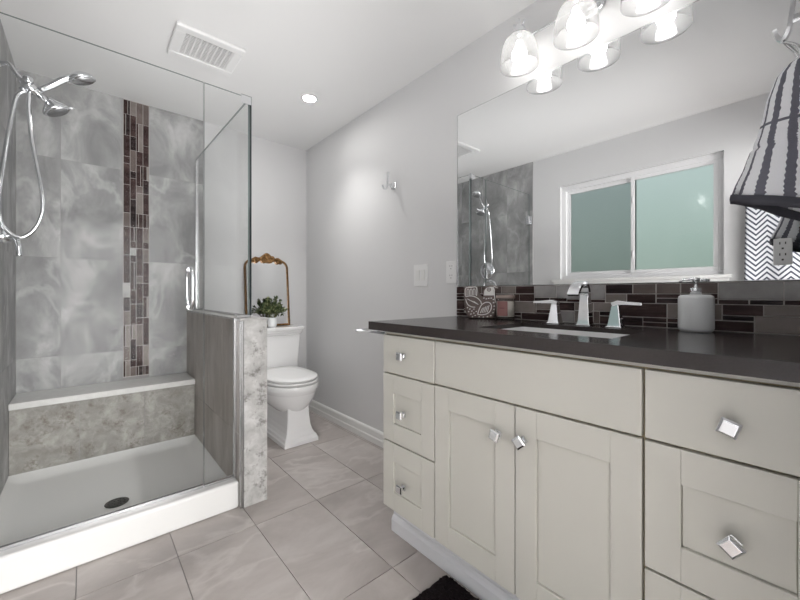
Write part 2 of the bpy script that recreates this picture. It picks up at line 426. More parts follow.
# ------------------------------------------------------------------ room shell
XL, XR, YB, YN = -0.335, 1.603, 3.225, -2.6
T = 0.12
b = MB(); b.box(XL - T, XR + T, YN - T, YB + T, -0.10, -0.004, 1)
fx = [-0.345, -0.028, 0.2885, 0.605, 0.9225, 1.244, 1.5605, 1.62]
fy = [-2.68, -2.05, -1.418, -0.786, -0.154, 0.478, 1.11, 1.738, 2.376, 3.008, 3.24]
for i in range(len(fx) - 1):
    for j in range(len(fy) - 1):
        g = 0.0016
        b.box(max(fx[i], XL) + g, min(fx[i + 1], XR) - g, max(fy[j], YN) + g, min(fy[j + 1], YB) - g, -0.004, 0.0, 0)
struct('floor', b, ['floor_tile', 'grout'])
b = MB(); b.box(XL - T, XR + T, YN - T, YB + T, CEIL, CEIL + 0.1); struct('ceiling', b, 'ceiling')
b = MB(); b.box(XR, XR + T, YN - T, YB + T, 0, CEIL); struct('wall_right', b, 'paint')
b = MB(); b.box(XL, XR, YB, YB + T, 0, CEIL); struct('wall_back', b, 'paint')
b = MB(); b.box(XL, XR, YN - T, YN, 0, CEIL); struct('wall_near', b, 'paint')
WY0, WY1, WZ0, WZ1 = 0.452, 1.665, 1.228, 2.146
b = MB()
b.box(XL - T, XL, YN - T, WY0, 0, CEIL); b.box(XL - T, XL, WY1, YB + T, 0, CEIL)
b.box(XL - T, XL, WY0, WY1, 0, WZ0); b.box(XL - T, XL, WY0, WY1, WZ1, CEIL)
struct('wall_left', b, 'paint')
b = MB(); b.box(0.66, XR, -0.16, -0.045, 0, CEIL); b.box(XL, 0.66, -0.16, -0.045, 2.06, CEIL); struct('wall_vanity_end', b, 'paint')  # unseen header over the doorway added to keep hall fill off the ceiling

# baseboards
def baseboard(name, along, a0, a1, wallc, sgn):
    b = MB(); prof = [(0, 0), (0.017, 0), (0.017, 0.040), (0.013, 0.048), (0.013, 0.088), (0.010, 0.096), (0.004, 0.102), (0, 0.102)]
    loops = []
    for a in (a0, a1):
        if along == 'y': loops.append([(wallc + sgn * p[0], a, p[1]) for p in prof])
        else: loops.append([(a, wallc + sgn * p[0], p[1]) for p in prof])
    b.loft(loops, smooth=False); struct(name, b, 'trim')
baseboard('baseboard_right', 'y', 1.30, YB, XR, -1)
baseboard('baseboard_back', 'x', 0.735, XR - 0.017, YB, -1)
baseboard('baseboard_left', 'y', YN, 1.90, XL, 1)

# window in the left wall: frosted slider in a white vinyl frame
b = MB(); xo = XL - 0.085; xi = XL - 0.035
b.box(xo, xi, WY0, WY1, WZ1 - 0.045, WZ1); b.box(xo, xi, WY0, WY1, WZ0, WZ0 + 0.04)
b.box(xo, xi, WY0, WY0 + 0.035, WZ0 + 0.04, WZ1 - 0.045); b.box(xo, xi, WY1 - 0.04, WY1, WZ0 + 0.04, WZ1 - 0.045)
win = struct('window_1', b, 'vinyl', 0.003)
def sash(y0, y1, x0, x1, w, pane):
    b = MB(); z0, z1 = WZ0 + 0.04, WZ1 - 0.045
    b.box(x0, x1, y0, y1, z1 - w, z1); b.box(x0, x1, y0, y1, z0, z0 + w)
    b.box(x0, x1, y0, y0 + w, z0 + w, z1 - w); b.box(x0, x1, y1 - w, y1, z0 + w, z1 - w)
    s = b.build('sash', 'vinyl', win, 0.002)
    g = MB(); xm = (x0 + x1) / 2; g.box(xm - 0.003, xm + 0.003, y0 + w, y1 - w, z0 + w, z1 - w)
    g.build('pane', pane, s)
    return s
s1 = sash(1.03, WY1 - 0.04, xo + 0.004, xo + 0.024, 0.035, 'pane_a')
s2 = sash(WY0 + 0.035, 1.065, xo + 0.027, xo + 0.047, 0.03, 'pane_b')
for z in (1.43, 1.90):
    b = MB(); b.box(xo + 0.047, xo + 0.056, 1.040, 1.054, z - 0.03, z + 0.03); b.build('latch', 'vinyl', s2, 0.003)
b = MB(); b.box(XL - 0.034, XL + 0.03, WY0 + 0.001, WY1 - 0.001, WZ0 + 0.0005, WZ0 + 0.006); b.box(XL, XL + 0.03, WY0 - 0.045, WY1 + 0.075, WZ0 - 0.020, WZ0 + 0.006); b.box(XL, XL + 0.016, WY0 - 0.03, WY1 + 0.06, WZ0 - 0.055, WZ0 - 0.020)
b.build('window_sill', 'trim', win, 0.004)

# ------------------------------------------------------------------ shower tiles (structure)
TX = XL + 0.010          # face of the left tiled wall
TY = YB - 0.010          # face of the back tiled wall
PXI, PXO = 0.592, 0.727  # pony wall faces
YC = 1.932               # front of the curb
tile_z = [-0.2, 0.05, 0.690, 1.325, 1.965, CEIL]
b = MB(); b.box(XL, TX - 0.0015, YC + 0.02, YB, 0, CEIL, 1)
ty = [YC + 0.02, 2.255, 2.575, 2.895, TY]
for i in range(len(ty) - 1):
    for k in range(len(tile_z) - 1):
        b.box(XL + 0.002, TX, ty[i] + 0.001, ty[i + 1] - 0.001, max(tile_z[k], 0) + 0.001, tile_z[k + 1] - 0.001, 0)
struct('wall_shower_left', b, ['wall_tile', 'grout'])
b = MB(); b.box(TX, PXO - 0.02, TY + 0.0015, YB, 0, CEIL, 1)
SX0, SX1 = 0.197, 0.351
for x0, x1 in ((TX, -0.124), (-0.124, SX0), (SX1, PXO - 0.02)):
    for k in range(len(tile_z) - 1):
        b.box(x0 + 0.001, x1 - 0.001, TY, TY + 0.006, max(tile_z[k], 0) + 0.001, tile_z[k + 1] - 0.001, 0)
struct('wall_shower_back', b, ['wall_tile', 'grout'])
# vertical mosaic strip
b = MB(); b.box(SX0 + 0.001, SX1 - 0.001, TY + 0.001, TY + 0.006, 0.50, CEIL, 0)
rng = random.Random(23)
cols = [(SX0 + 0.002, SX0 + 0.041), (SX0 + 0.041, SX0 + 0.076), (SX0 + 0.076, SX0 + 0.116), (SX0 + 0.116, SX1 - 0.002)]
for ci, (c0, c1) in enumerate(cols):
    z = CEIL - 0.003; prev = -1
    z -= 0.0
    while z > 0.515:
        hgt = rng.choice([0.05, 0.10, 0.10, 0.15, 0.15, 0.20])
        z0 = max(z - hgt, 0.502)
        mt = rng.choices([1, 2, 3, 4, 5], [5.6, 2.8, 2.3, 1.2, 0.7])[0]
        if mt == prev and mt != 1: mt = 1 + (mt % 5)
        prev = mt
        if rng.random() < 0.2 and hgt >= 0.1:
            h = (c0 + c1) / 2 + rng.choice([-0.006, 0.006]); mb_ = rng.choice([1, 2, 4])
            b.box(c0 + 0.001, h - 0.0012, TY - 0.002, TY + 0.004, z0 + 0.0013, z - 0.0013, 1)
            b.box(h + 0.0012, c1 - 0.001, TY - 0.002, TY + 0.004, z0 + 0.0013, z - 0.0013, mb_)
        else:
            b.box(c0 + 0.001, c1 - 0.001, TY - 0.002, TY + 0.004, z0 + 0.0013, z - 0.0013, mt)
        z = z0
struct('trim_1', b, ['grout_light', 'm_dark', 'm_black', 'm_brown', 'm_taupe', 'm_grey'])

# pony wall between shower and toilet
PZ = 0.965
b = MB(); b.box(PXI + 0.010, PXO - 0.012, YC - 0.006, TY, 0, PZ - 0.012)
pony = struct('wall_pony', b, 'grout')
b = MB()
for y0, y1 in ((YC - 0.002, 2.245), (2.245, 2.565), (2.565, 2.885), (2.885, TY)):
    for z0, z1 in ((0.0, 0.37), (0.37, PZ - 0.012)):
        b.box(PXI, PXI + 0.010, y0 + 0.001, y1 - 0.001, z0 + 0.001, z1 - 0.001, 0)
b.build('inner_tile_face', 'brown_tile', pony)
b = MB(); b.box(PXO - 0.012, PXO, YC - 0.006, TY, 0, PZ - 0.012); b.build('outer_face', 'paint', pony)
b = MB(); b.box(PXI + 0.016, PXO, YC - 0.018, YC - 0.006, 0, PZ - 0.012); b.build('end_tile_face', 'pony_tile', pony, 0.002)
b = MB(); b.box(PXI - 0.003, PXO + 0.003, YC - 0.020, TY, PZ - 0.012, PZ); b.build('cap', 'pony_tile', pony, 0.003)
b = MB(); b.box(PXI - 0.002, PXI + 0.006, YC - 0.016, YC - 0.004, 0, PZ - 0.012); b.box(PXI + 0.008, PXI + 0.014, YC - 0.018, YC - 0.006, 0, PZ - 0.012)
b.build('edge_trim', 'brushed', pony, 0.001)

# shower bench
YBF = 2.935
bench = thing('shower_bench', 'tiled shower bench with pale stone seat slab below the mosaic strip', 'bench', (0.13, 3.08, 0.05))
b = MB()
bx = [TX + 0.001, -0.029, 0.295, PXI - 0.001]
b.box(TX + 0.001, PXI - 0.001, YBF + 0.008, TY - 0.001, 0.05, 0.445, 1)
for i in range(3): b.box(bx[i] + 0.001, bx[i + 1] - 0.001, YBF, YBF + 0.009, 0.051, 0.445, 0)
b.build('riser', ['riser_tile', 'grout'], bench)
b = MB(); b.box(TX + 0.001, PXI - 0.001, YBF - 0.018, TY - 0.001, 0.445, 0.482); b.build('seat_slab', 'quartz_white', bench, 0.004)

# shower pan with curb and drain
pan = thing('shower_pan', 'white acrylic shower base with raised front curb and round drain', 'shower pan', (0.13, 2.43, 0))
b = MB()
b.box(TX + 0.001, PXI - 0.001, YC, YC + 0.105, 0, 0.137)
curb = b.build('curb', 'white_acrylic', pan, 0.014, 4)
b = MB()
x0, x1, y0, y1 = TX + 0.001, PXI - 0.001, YC + 0.105, YBF - 0.001
DX, DY = 0.118, 2.318
nx, ny = 24, 20; vs = []; fs = []
for j in range(ny + 1):
    for i in range(nx + 1):
        x = x0 + (x1 - x0) * i / nx; y = y0 + (y1 - y0) * j / ny
        d = min(x - x0, x1 - x, y1 - y); d2 = y - y0
        z = 0.034 + 0.012 * min(1, math.hypot(x - DX, y - DY) / 0.55)
        lip = max(0, 1 - d / 0.055); lip = lip * lip * (3 - 2 * lip); z += 0.035 * lip
        l2 = max(0, 1 - d2 / 0.06); z += 0.05 * l2 * l2
        vs.append((x, y, z))
for j in range(ny):
    for i in range(nx):
        a = j * (nx + 1) + i; fs.append((a, a + 1, a + nx + 2, a + nx + 1))
b.add(vs, fs, 0, True)
b.box(x0, x1, y0, y1, 0, 0.02, 0)
b.build('tray', 'white_acrylic', pan)
b = MB(); b.lathe([(0.0, 0.0355), (0.046, 0.0355), (0.050, 0.0385), (0.046, 0.0395), (0.0, 0.0395)], (DX, DY, 0.0), seg=40)
dr = b.build('drain', 'dark_metal', pan)
b = MB()
for ring, n in ((0.016, 6), (0.033, 12)):
    for k in range(n):
        a = 2 * PI * k / n; b.lathe([(0.0, 0.0394), (0.0045, 0.0394), (0.0045, 0.0401), (0.0, 0.0401)], (DX + ring * math.cos(a), DY + ring * math.sin(a), 0), seg=8)
b.build('drain_holes', 'slot', dr)

# shower glass
GY, GT, GX, GTOP = 1.988, 0.005, 0.660, 2.135
SEAM = 0.440
door = thing('shower_door', 'clear frameless glass shower door with a chrome loop handle', 'shower door', (0.05, GY, 0.14))
b = MB(); b.prism([(TX + 0.006, 0.145), (SEAM - 0.002, 0.145), (SEAM - 0.002, GTOP), (TX + 0.006, GTOP)], (0, GY + GT, 0), (1, 0, 0), (0, 0, 1), 2 * GT, 0, 1)
b.build('glass_panel', ['glass', 'glass_edge'], door)
for zz in (0.36, 1.86):
    b = MB(); b.box(TX, TX + 0.05, GY - 0.018, GY + 0.018, zz - 0.045, zz + 0.045); b.box(TX, TX + 0.012, GY - 0.03, GY + 0.03, zz - 0.045, zz + 0.045)
    b.build('hinge', 'chrome', door, 0.003)
b = MB()
HX = 0.379
for sg in (-1, 1):
    pts = [(HX, GY, 1.210), (HX, GY + sg * 0.028, 1.207), (HX, GY + sg * 0.050, 1.194), (HX, GY + sg * 0.062, 1.168), (HX, GY + sg * 0.062, 1.065), (HX, GY + sg * 0.050, 1.039), (HX, GY + sg * 0.028, 1.026), (HX, GY, 1.023)]
    b.tube(catmull(pts, 5), 0.0095, 12)
for zz in (1.205, 1.028): b.lathe([(0.016, -0.012), (0.016, 0.012)], (HX, GY, zz), (0, 1, 0), 20)
b.build('handle', 'chrome', door)
b = MB(); b.box(TX + 0.008, SEAM - 0.004, GY - 0.007, GY + 0.007, 0.1375, 0.150); b.build('bottom_seal', 'brushed', door)

fix = thing('glass_panel', 'narrow fixed glass panel notched over the half wall, beside the shower door', 'glass panel', (0.55, GY, 0.14), 'fixed shower glass panels')
b = MB(); b.prism([(SEAM + 0.002, 0.140), (PXI - 0.010, 0.140), (PXI - 0.010, PZ + 0.004), (GX + 0.004, PZ + 0.004), (GX + 0.004, GTOP), (SEAM + 0.002, GTOP)], (0, GY + GT, 0), (1, 0, 0), (0, 0, 1), 2 * GT, 0, 1)
b.build('glass_sheet', ['glass', 'glass_edge'], fix)
b = MB(); b.box(PXI - 0.014, PXI - 0.001, GY - 0.010, GY + 0.010, 0.140, PZ - 0.002); b.box(SEAM + 0.002, PXI - 0.012, GY - 0.009, GY + 0.009, 0.1375, 0.147)
b.box(PXI, GX + 0.006, GY - 0.009, GY + 0.009, PZ + 0.0005, PZ + 0.012)
b.build('wall_channel', 'brushed', fix, 0.001)
b = MB(); b.box(GX - 0.001, GX + 0.0075, GY - 0.0085, GY - 0.0055, PZ + 0.012, GTOP - 0.041); b.build('corner_joint', 'dark_seal', fix)
b = MB(); b.box(GX - 0.045, GX + 0.008, GY - 0.009, GY - 0.0055, GTOP - 0.040, GTOP + 0.006); b.box(GX - 0.045, GX + 0.008, GY - 0.009, GY + 0.009, GTOP + 0.002, GTOP + 0.006)
b.box(GX + 0.0045, GX + 0.008, GY - 0.009, GY + 0.009, GTOP - 0.040, GTOP + 0.006)
b.build('corner_clamp', 'chrome', fix, 0.001)
ret = thing('glass_panel', 'glass return panel standing on the half wall in front of the toilet', 'glass panel', (GX, 2.6, PZ), 'fixed shower glass panels')
b = MB(); b.prism([(GY + 0.011, PZ + 0.006), (TY - 0.004, PZ + 0.006), (TY - 0.004, GTOP + 0.02), (GY + 0.011, GTOP)], (GX - 0.005, 0, 0), (0, 1, 0), (0, 0, 1), 0.010, 0, 1)
b.build('glass_sheet', ['glass', 'glass_edge'], ret)
b = MB(); b.box(GX - 0.010, GX + 0.010, GY + 0.012, TY - 0.001, PZ + 0.0005, PZ + 0.013); b.box(GX - 0.010, GX + 0.010, TY - 0.016, TY - 0.001, PZ + 0.013, GTOP + 0.02)
b.build('wall_channel', 'brushed', ret, 0.001)

# shower head set on the left tiled wall
SY = 2.45
sh = thing('shower_head_set', 'chrome shower arm with fixed head, hand shower and looping hose', 'shower head', (TX, 2.50, 2.10))
b = MB(); b.lathe([(0.0, 0), (0.032, 0.0), (0.032, 0.006), (0.014, 0.016), (0.0, 0.016)], (TX, 2.52, 2.125), (1, 0, 0), 24)
b.tube(catmull([(TX, 2.52, 2.125), (TX + 0.02, 2.51, 2.168), (TX + 0.052, 2.49, 2.170), (-0.246, 2.465, 2.122), (-0.214, SY, 2.085)], 6), 0.0095, 12)
b.build('shower_arm', 'chrome', sh)
b = MB(); b.tube([(-0.228, SY, 2.098), (-0.205, SY, 2.070), (-0.165, SY, 2.045)], [0.016, 0.026, 0.018], 16)
b.lathe([(0.0, 0), (0.018, 0.0), (0.018, 0.02), (0.0, 0.022)], (-0.205, SY - 0.018, 2.088), (0, -1, 0.35), 18)
b.lathe([(0.0, 0), (0.007, 0.0), (0.007, 0.004), (0, 0.004)], (-0.205, SY - 0.040, 2.096), (0, -1, 0.35), 12)
b.tube([(-0.228, SY, 2.060), (-0.218, SY, 2.045)], 0.013, 12)
b.build('diverter', 'chrome', sh)
b = MB()
b.tube(catmull([(-0.165, SY, 2.072), (-0.13, SY, 2.105), (-0.085, SY - 0.01, 2.148), (-0.055, SY - 0.015, 2.170)], 5), [0.013 + 0.0035 * k / 15 for k in range(16)], 14)
hd = Vector((0.36, -0.02, -0.93)).normalized()
b.lathe([(0.0, -0.026), (0.018, -0.024), (0.044, -0.008), (0.054, 0.006), (0.055, 0.014), (0.048, 0.018), (0.0, 0.018)], (-0.018, SY - 0.02, 2.180), hd, 32)
b.build('hand_shower', 'chrome', sh)
b = MB(); b.lathe([(0.0, 0.0175), (0.044, 0.0175), (0.042, 0.020), (0.0, 0.020)], (-0.018, SY - 0.02, 2.180), hd, 32)
b.build('spray_face', 'brushed', sh)
b = MB(); fd = Vector((0.48, -0.02, -0.88)).normalized()
b.tube([(-0.170, SY, 2.050), (-0.150, SY, 2.030), (-0.135, SY, 2.012)], [0.013, 0.011, 0.016], 14)
fc = Vector((-0.114, SY, 1.998))
b.lathe([(0.012, -0.05), (0.022, -0.034), (0.042, -0.012), (0.054, 0.004), (0.055, 0.012), (0.048, 0.018), (0.0, 0.018)], fc, fd, 32)
b.tube([fc + fd * .008 + Vector((0.044, 0, 0.024)), fc + fd * .008 + Vector((0.066, 0, 0.034))], [0.008, 0.006], 10)
b.build('fixed_head', 'chrome', sh)
b = MB(); b.lathe([(0.0, 0.0175), (0.044, 0.0175), (0.042, 0.021), (0.0, 0.021)], fc, fd, 32); b.build('spray_face', 'face_grey', sh)
hose = [(-0.216, 2.043), (-0.242, 2.010), (-0.258, 1.917), (-0.274, 1.797), (-0.290, 1.647), (-0.302, 1.517), (-0.299, 1.449), (-0.286, 1.401), (-0.261, 1.367), (-0.229, 1.354), (-0.197, 1.379), (-0.173, 1.424), (-0.158, 1.488), (-0.158, 1.556), (-0.173, 1.672), (-0.193, 1.810), (-0.203, 1.949), (-0.203, 2.043)]
b = MB(); b.tube(catmull([(x, SY - 0.012, z) for x, z in hose], 8), 0.0085, 12); b.build('hose', 'chrome', sh)

vy, vz = 2.52, 1.362
val = thing('shower_valve', 'round chrome shower valve with a bent lever under the hose', 'valve', (TX, vy, vz))
b = MB(); b.lathe([(0.0, 0), (0.100, 0.0), (0.100, 0.005), (0.088, 0.012), (0.04, 0.016), (0.0, 0.016)], (TX, vy, vz), (1, 0, 0), 40); b.build('escutcheon', 'chrome', val)
b = MB(); b.lathe([(0.034, 0.012), (0.032, 0.035), (0.024, 0.055), (0.0, 0.057)], (TX, vy, vz), (1, 0, 0), 24)
b.tube(catmull([(TX + 0.04, vy, vz), (TX + 0.066, vy - 0.04, vz + 0.002), (TX + 0.083, vy - 0.055, vz - 0.03), (TX + 0.088, vy - 0.06, vz - 0.095)], 6), [0.012] * 12 + [0.011] * 7, 12)
b.build('lever', 'chrome', val)

# ------------------------------------------------------------------ ceiling fittings
vent = thing('exhaust_vent', 'white slatted exhaust fan grille in the ceiling', 'vent', (0.51, 2.27, CEIL))
vx0, vx1, vy0, vy1 = 0.345, 0.682, 2.115, 2.42
b = MB(); w = 0.05
for (i0, i1, j0, j1) in ((vx0, vx1, vy0, vy0 + w), (vx0, vx1, vy1 - w, vy1), (vx0, vx0 + w, vy0 + w, vy1 - w), (vx1 - w, vx1, vy0 + w, vy1 - w)): b.box(i0, i1, j0, j1, CEIL - 0.020, CEIL)
b.build('frame', 'white_plastic', vent, 0.006)
b = MB(); b.box(vx0 + w, vx1 - w, vy0 + w, vy1 - w, CEIL - 0.004, CEIL - 0.0005); b.build('inner_panel', 'vent_dark', vent)
b = MB()
for k in range(16):
    y = vy0 + w + 0.006 + k * (vy1 - vy0 - 2 * w - 0.012) / 15; b.box(vx0 + w, vx1 - w, y - 0.0022, y + 0.0022, CEIL - 0.013, CEIL - 0.009)
for k in range(10):
    x = vx0 + w + k * (vx1 - vx0 - 2 * w) / 9; b.box(x - 0.003, x + 0.003, vy0 + w, vy1 - w, CEIL - 0.0135, CEIL - 0.0085)
b.build('grille', 'white_plastic', vent)

dlx, dly = 1.188, 2.346
dl = thing('recessed_downlight', 'small lit recessed downlight in the ceiling above the toilet', 'downlight', (dlx, dly, CEIL))
b = MB(); b.lathe([(0.042, -0.001), (0.060, -0.001), (0.060, -0.004), (0.052, -0.010), (0.044, -0.008), (0.042, -0.001)], (dlx, dly, CEIL), seg=40, cap0=False, cap1=False); b.build('trim_ring', 'white_plastic', dl)
b = MB(); b.lathe([(0.0, -0.004), (0.043, -0.004), (0.043, -0.002), (0.0, -0.002)], (dlx, dly, CEIL), seg=32); b.build('lens', 'lens', dl)
lamp = area_light('downlight_beam', (dlx, dly, CEIL - 0.012), 0.08, DOWN_W, shape='DISK', color=(1.0, 0.985, 0.96), spread=math.radians(95))
lamp.parent = dl; lamp.location = (0, 0, -0.012)

# ------------------------------------------------------------------ toilet
TCX = 1.180
toi = thing('toilet', 'white two-piece toilet with square flared pedestal, lid closed, in the alcove', 'toilet', (TCX, 2.8, 0))
def sq(cx, hw, y0, y1, z, r=0.012):
    return [(x, y, z) for x, y in rrect(cx - hw, cx + hw, y0, y1, r, 4)]
b = MB()
ped = [(0, .131, 2.440, 3.02, .004), (.030, .131, 2.440, 3.02, .004), (.036, .124, 2.447, 3.01, .004), (.052, .120, 2.452, 3.005, .004), (.062, .110, 2.464, 3.0, .005), (.085, .100, 2.476, 3.0, .006), (.12, .092, 2.486, 2.99, .008), (.18, .086, 2.492, 2.99, .01), (.26, .083, 2.498, 2.99, .012), (.31, .083, 2.50, 2.99, .012)]
b.loft([sq(TCX, hw, a0, a1, z, r) for z, hw, a0, a1, r in ped], smooth=False)
b.build('pedestal', 'porcelain', toi, 0.003, 3)
def oval(cx, hw, yf, yb, z, n=48, p=2.25):
    # elongated bowl outline: rounded front, squarer back
    ym = yf + (yb - yf) * 0.48; pts = []
    for k in range(n):
        a = 2 * PI * k / n; c_, s_ = math.cos(a), math.sin(a)
        if s_ < 0: x = math.copysign(abs(c_) ** (2 / 2.15), c_); y = -abs(s_) ** (2 / 2.15); pts.append((cx + hw * x, ym + (ym - yf) * y, z))
        else: x = math.copysign(abs(c_) ** (2 / 3.2), c_); y = abs(s_) ** (2 / 3.2); pts.append((cx + hw * x, ym + (yb - ym) * y, z))
    return pts
YF0 = 2.402; YB0 = 2.965
def bowl(f, z, dy=0.0):
    hw = 0.203 * f; yf = YF0 + (1 - f) * 0.20 + dy
    return oval(TCX, hw, yf, YB0 - (1 - f) * 0.05, z)
b = MB()
b.loft([bowl(*q) for q in [(.46, .215), (.50, .225), (.62, .245), (.76, .280), (.87, .322), (.925, .358), (.935, .365), (.965, .369), (.972, .382), (.995, .388), (1.0, .398), (1.0, .418), (.985, .427)]])
b.build('bowl', 'porcelain', toi)
b = MB(); D_ = .0215
b.loft([oval(TCX, .180, YF0 + .020, YB0 - .025, .4045 + D_), oval(TCX, .180, YF0 + .020, YB0 - .025, .4125 + D_), oval(TCX, .197, YF0 + .002, YB0 - .01, .413 + D_), oval(TCX, .198, YF0 + .001, YB0 - .01, .426 + D_), oval(TCX, .194, YF0 + .004, YB0 - .012, .430 + D_)]); b.build('seat', 'seat_plastic', toi)
b = MB(); b.loft([oval(TCX, .178, YF0 + .022, YB0 - .03, .4295 + D_), oval(TCX, .178, YF0 + .022, YB0 - .03, .437 + D_), oval(TCX, .196, YF0 + .003, YB0 + .01, .4375 + D_), oval(TCX, .196, YF0 + .003, YB0 + .01, .450 + D_), oval(TCX, .190, YF0 + .009, YB0 + .006, .4545 + D_), oval(TCX, .12, YF0 + .08, YB0 - .06, .457 + D_), oval(TCX, .05, YF0 + .18, YB0 - .18, .458 + D_)])
b.build('lid', 'seat_plastic', toi)
for sx in (-1, 1):
    b = MB(); b.lathe([(.012, 0), (.012, .012), (.009, .018), (0, .018)], (TCX + sx * .075, YB0 + .018, .432 + D_), seg=16); b.build('hinge', 'seat_plastic', toi)
b = MB()
def tk(hw, y0, z, r=.02): return sq(TCX, hw, y0, 3.206, z, r)
b.loft([tk(.225, 3.03, .405), tk(.238, 3.02, .425), tk(.243, 3.015, .46), tk(.262, 3.005, .728), tk(.262, 3.005, .735)], smooth=False)
b.box(TCX - .12, TCX + .12, 2.93, 3.18, .36, .408)
b.build('tank', 'porcelain', toi, 0.003, 2)
b = MB()
b.loft([tk(.258, 3.006, .7355), tk(.266, 2.998, .742), tk(.268, 2.996, .752), tk(.274, 2.990, .758), tk(.276, 2.988, .772), tk(.285, 2.979, .780), tk(.287, 2.977, .800), tk(.284, 2.980, .806)], smooth=False)
b.build('tank_lid', 'porcelain', toi, 0.002, 2)
LIDZ = .806

# gold framed mirror leaning on the tank lid
MH, MW, MR = 0.592, 0.392, 0.075
gm = thing('leaning_mirror', 'arched gold framed mirror with carved crest, leaning on the toilet tank', 'mirror')
def arch(hw, h, r, n=7, z0=0.0):
    pts = [(-hw, z0), (hw, z0)]
    for k in range(n + 1):
        a = PI / 2 * k / n; pts.append((hw - r + r * math.cos(a), h - r + r * math.sin(a)))
    for k in range(n + 1):
        a = PI / 2 + PI / 2 * k / n; pts.append((-hw + r + r * math.cos(a), h - r + r * math.sin(a)))
    return pts
b = MB(); o = [(x, 0.0, z) for x, z in arch(MW / 2, MH, MR)]; i_ = [(x, 0.0, z) for x, z in arch(MW / 2 - .017, MH - .017, MR - .017, z0=.017)]
def ringpts(p, y): return [(x, y, z) for x, _, z in p]
mid = [((a[0] + c[0]) / 2, 0, (a[2] + c[2]) / 2) for a, c in zip(o, i_)]
b.loft([ringpts(o, 0.0), ringpts(o, -.012), ringpts(mid, -.020), ringpts(i_, -.012), ringpts(i_, 0.0)], cap0=False, cap1=False, smooth=False)
b.loft([ringpts(i_, 0.0), ringpts(o, 0.0)], cap0=False, cap1=False, smooth=False)
b.build('frame', 'gold', gm)
b = MB(); b.prism([(x, z) for x, z in arch(MW / 2 - .012, MH - .012, MR - .012, z0=.012)], (0, -.005, 0), (1, 0, 0), (0, 0, 1), -.004); b.build('mirror_glass', 'mirror', gm)
b = MB()
half = [(0, .062), (.018, .056), (.036, .040), (.055, .022), (.078, .016), (.10, .024), (.118, .014), (.135, .002), (.142, -.018), (.128, -.034), (.112, -.022), (.10, -.036), (.084, -.030), (.074, -.012), (.055, -.010), (.042, -.026), (.020, -.030), (0, -.024)]
poly = [(x, z) for x, z in half] + [(-x, z) for x, z in reversed(half[1:-1])]
b.prism(poly, (0, -.004, MH - .006), (1, 0, 0), (0, 0, 1), .018)
def scroll(cx, cz, r, turns, sgn, t=.006):
    pts = []
    for k in range(20):
        a = sgn * turns * 2 * PI * k / 19; q = r * (1 - .75 * k / 19); pts.append((cx + q * math.cos(a) * sgn, -.024, cz + q * math.sin(a)))
    b.tube(pts, t, 8)
for sg in (-1, 1):
    scroll(sg * .09, MH - .008, .022, 1.3, sg); scroll(sg * .125, MH - .020, .014, 1.2, sg); scroll(sg * .045, MH + .010, .018, 1.2, sg)
    b.tube(catmull([(sg * .01, -.026, MH + .04), (sg * .03, -.026, MH + .028), (sg * .06, -.026, MH + .004), (sg * .10, -.026, MH + .010)], 5), .006, 8)
for k in range(5):
    a = PI * (k + .5) / 5; b.tube([(0, -.024, MH - .005), (.022 * math.cos(a), -.026, MH + .012 + .034 * math.sin(a))], [.007, .005], 8)
b.build('crest', 'gold', gm, 0.002)
gm.location = (1.213, 3.166, LIDZ + .001); gm.rotation_euler = (-math.atan(0.052 / 0.575), 0, 0)

# potted plant
pl = thing('potted_plant', 'small green leafy plant in a white pot before the gold mirror', 'plant', (1.214, 3.085, LIDZ))
b = MB(); pr = .037
b.lathe([(0, 0), (.032, 0), (.034, .004), (pr, .012), (pr, .078), (pr - .003, .081), (pr - .005, .078), (pr - .005, .062), (0, .062)], (1.214, 3.085, LIDZ + .0005), seg=32); b.build('pot', 'ceramic', pl)
b = MB(); b.lathe([(0, .060), (pr - .006, .060), (pr - .006, .066), (0, .070)], (1.214, 3.085, LIDZ), seg=20); b.build('soil', 'soil', pl)
bs_, bl = MB(), MB(); rng = random.Random(5)
for k in range(46):
    a = rng.uniform(0, 2 * PI); out_ = rng.uniform(.05, 1) ** .6
    tip = Vector((1.214 + .125 * out_ * math.cos(a), 3.085 + .088 * out_ * math.sin(a), LIDZ + .245 - .115 * out_ ** 2 + rng.uniform(-.03, .015)))
    tip.y = min(tip.y, 3.135 if tip.z < 1.0 else 3.14)
    base = Vector((1.214 + .016 * math.cos(a), 3.085 + .016 * math.sin(a), LIDZ + .065))
    mid_ = (base + tip) / 2 + Vector((0, 0, .03 * out_))
    path = catmull([base, mid_, tip], 6); bs_.tube(path, .0013, 5)
    for q in range(5, len(path)):
        for w_ in range(2):
            dirn = Vector((rng.uniform(-1, 1), rng.uniform(-1, .6), rng.uniform(-.3, .9))).normalized()
            t = (dirn + (path[q] - path[q - 1]).normalized() * .8).normalized(); side = t.cross(Vector((rng.uniform(-1, 1), rng.uniform(-1, 1), 1))).normalized(); nrm = side.cross(t)
            L = rng.uniform(.020, .034); W = L * .20; p0 = path[q]
            vs = [p0, p0 + t * L * .3 + side * W + nrm * .001, p0 + t * L * .7 + side * W * .8, p0 + t * L, p0 + t * L * .7 - side * W * .8, p0 + t * L * .3 - side * W + nrm * .001, p0 + t * L * .5 - nrm * .002]
            for v_ in vs: v_.y = min(v_.y, 3.145)
            bl.add(vs, [(0, 1, 6), (1, 2, 6), (2, 3, 6), (3, 4, 6), (4, 5, 6), (5, 0, 6)], 0, True)
bs_.build('stems', 'stem', pl); bl.build('foliage', 'leaf', pl)

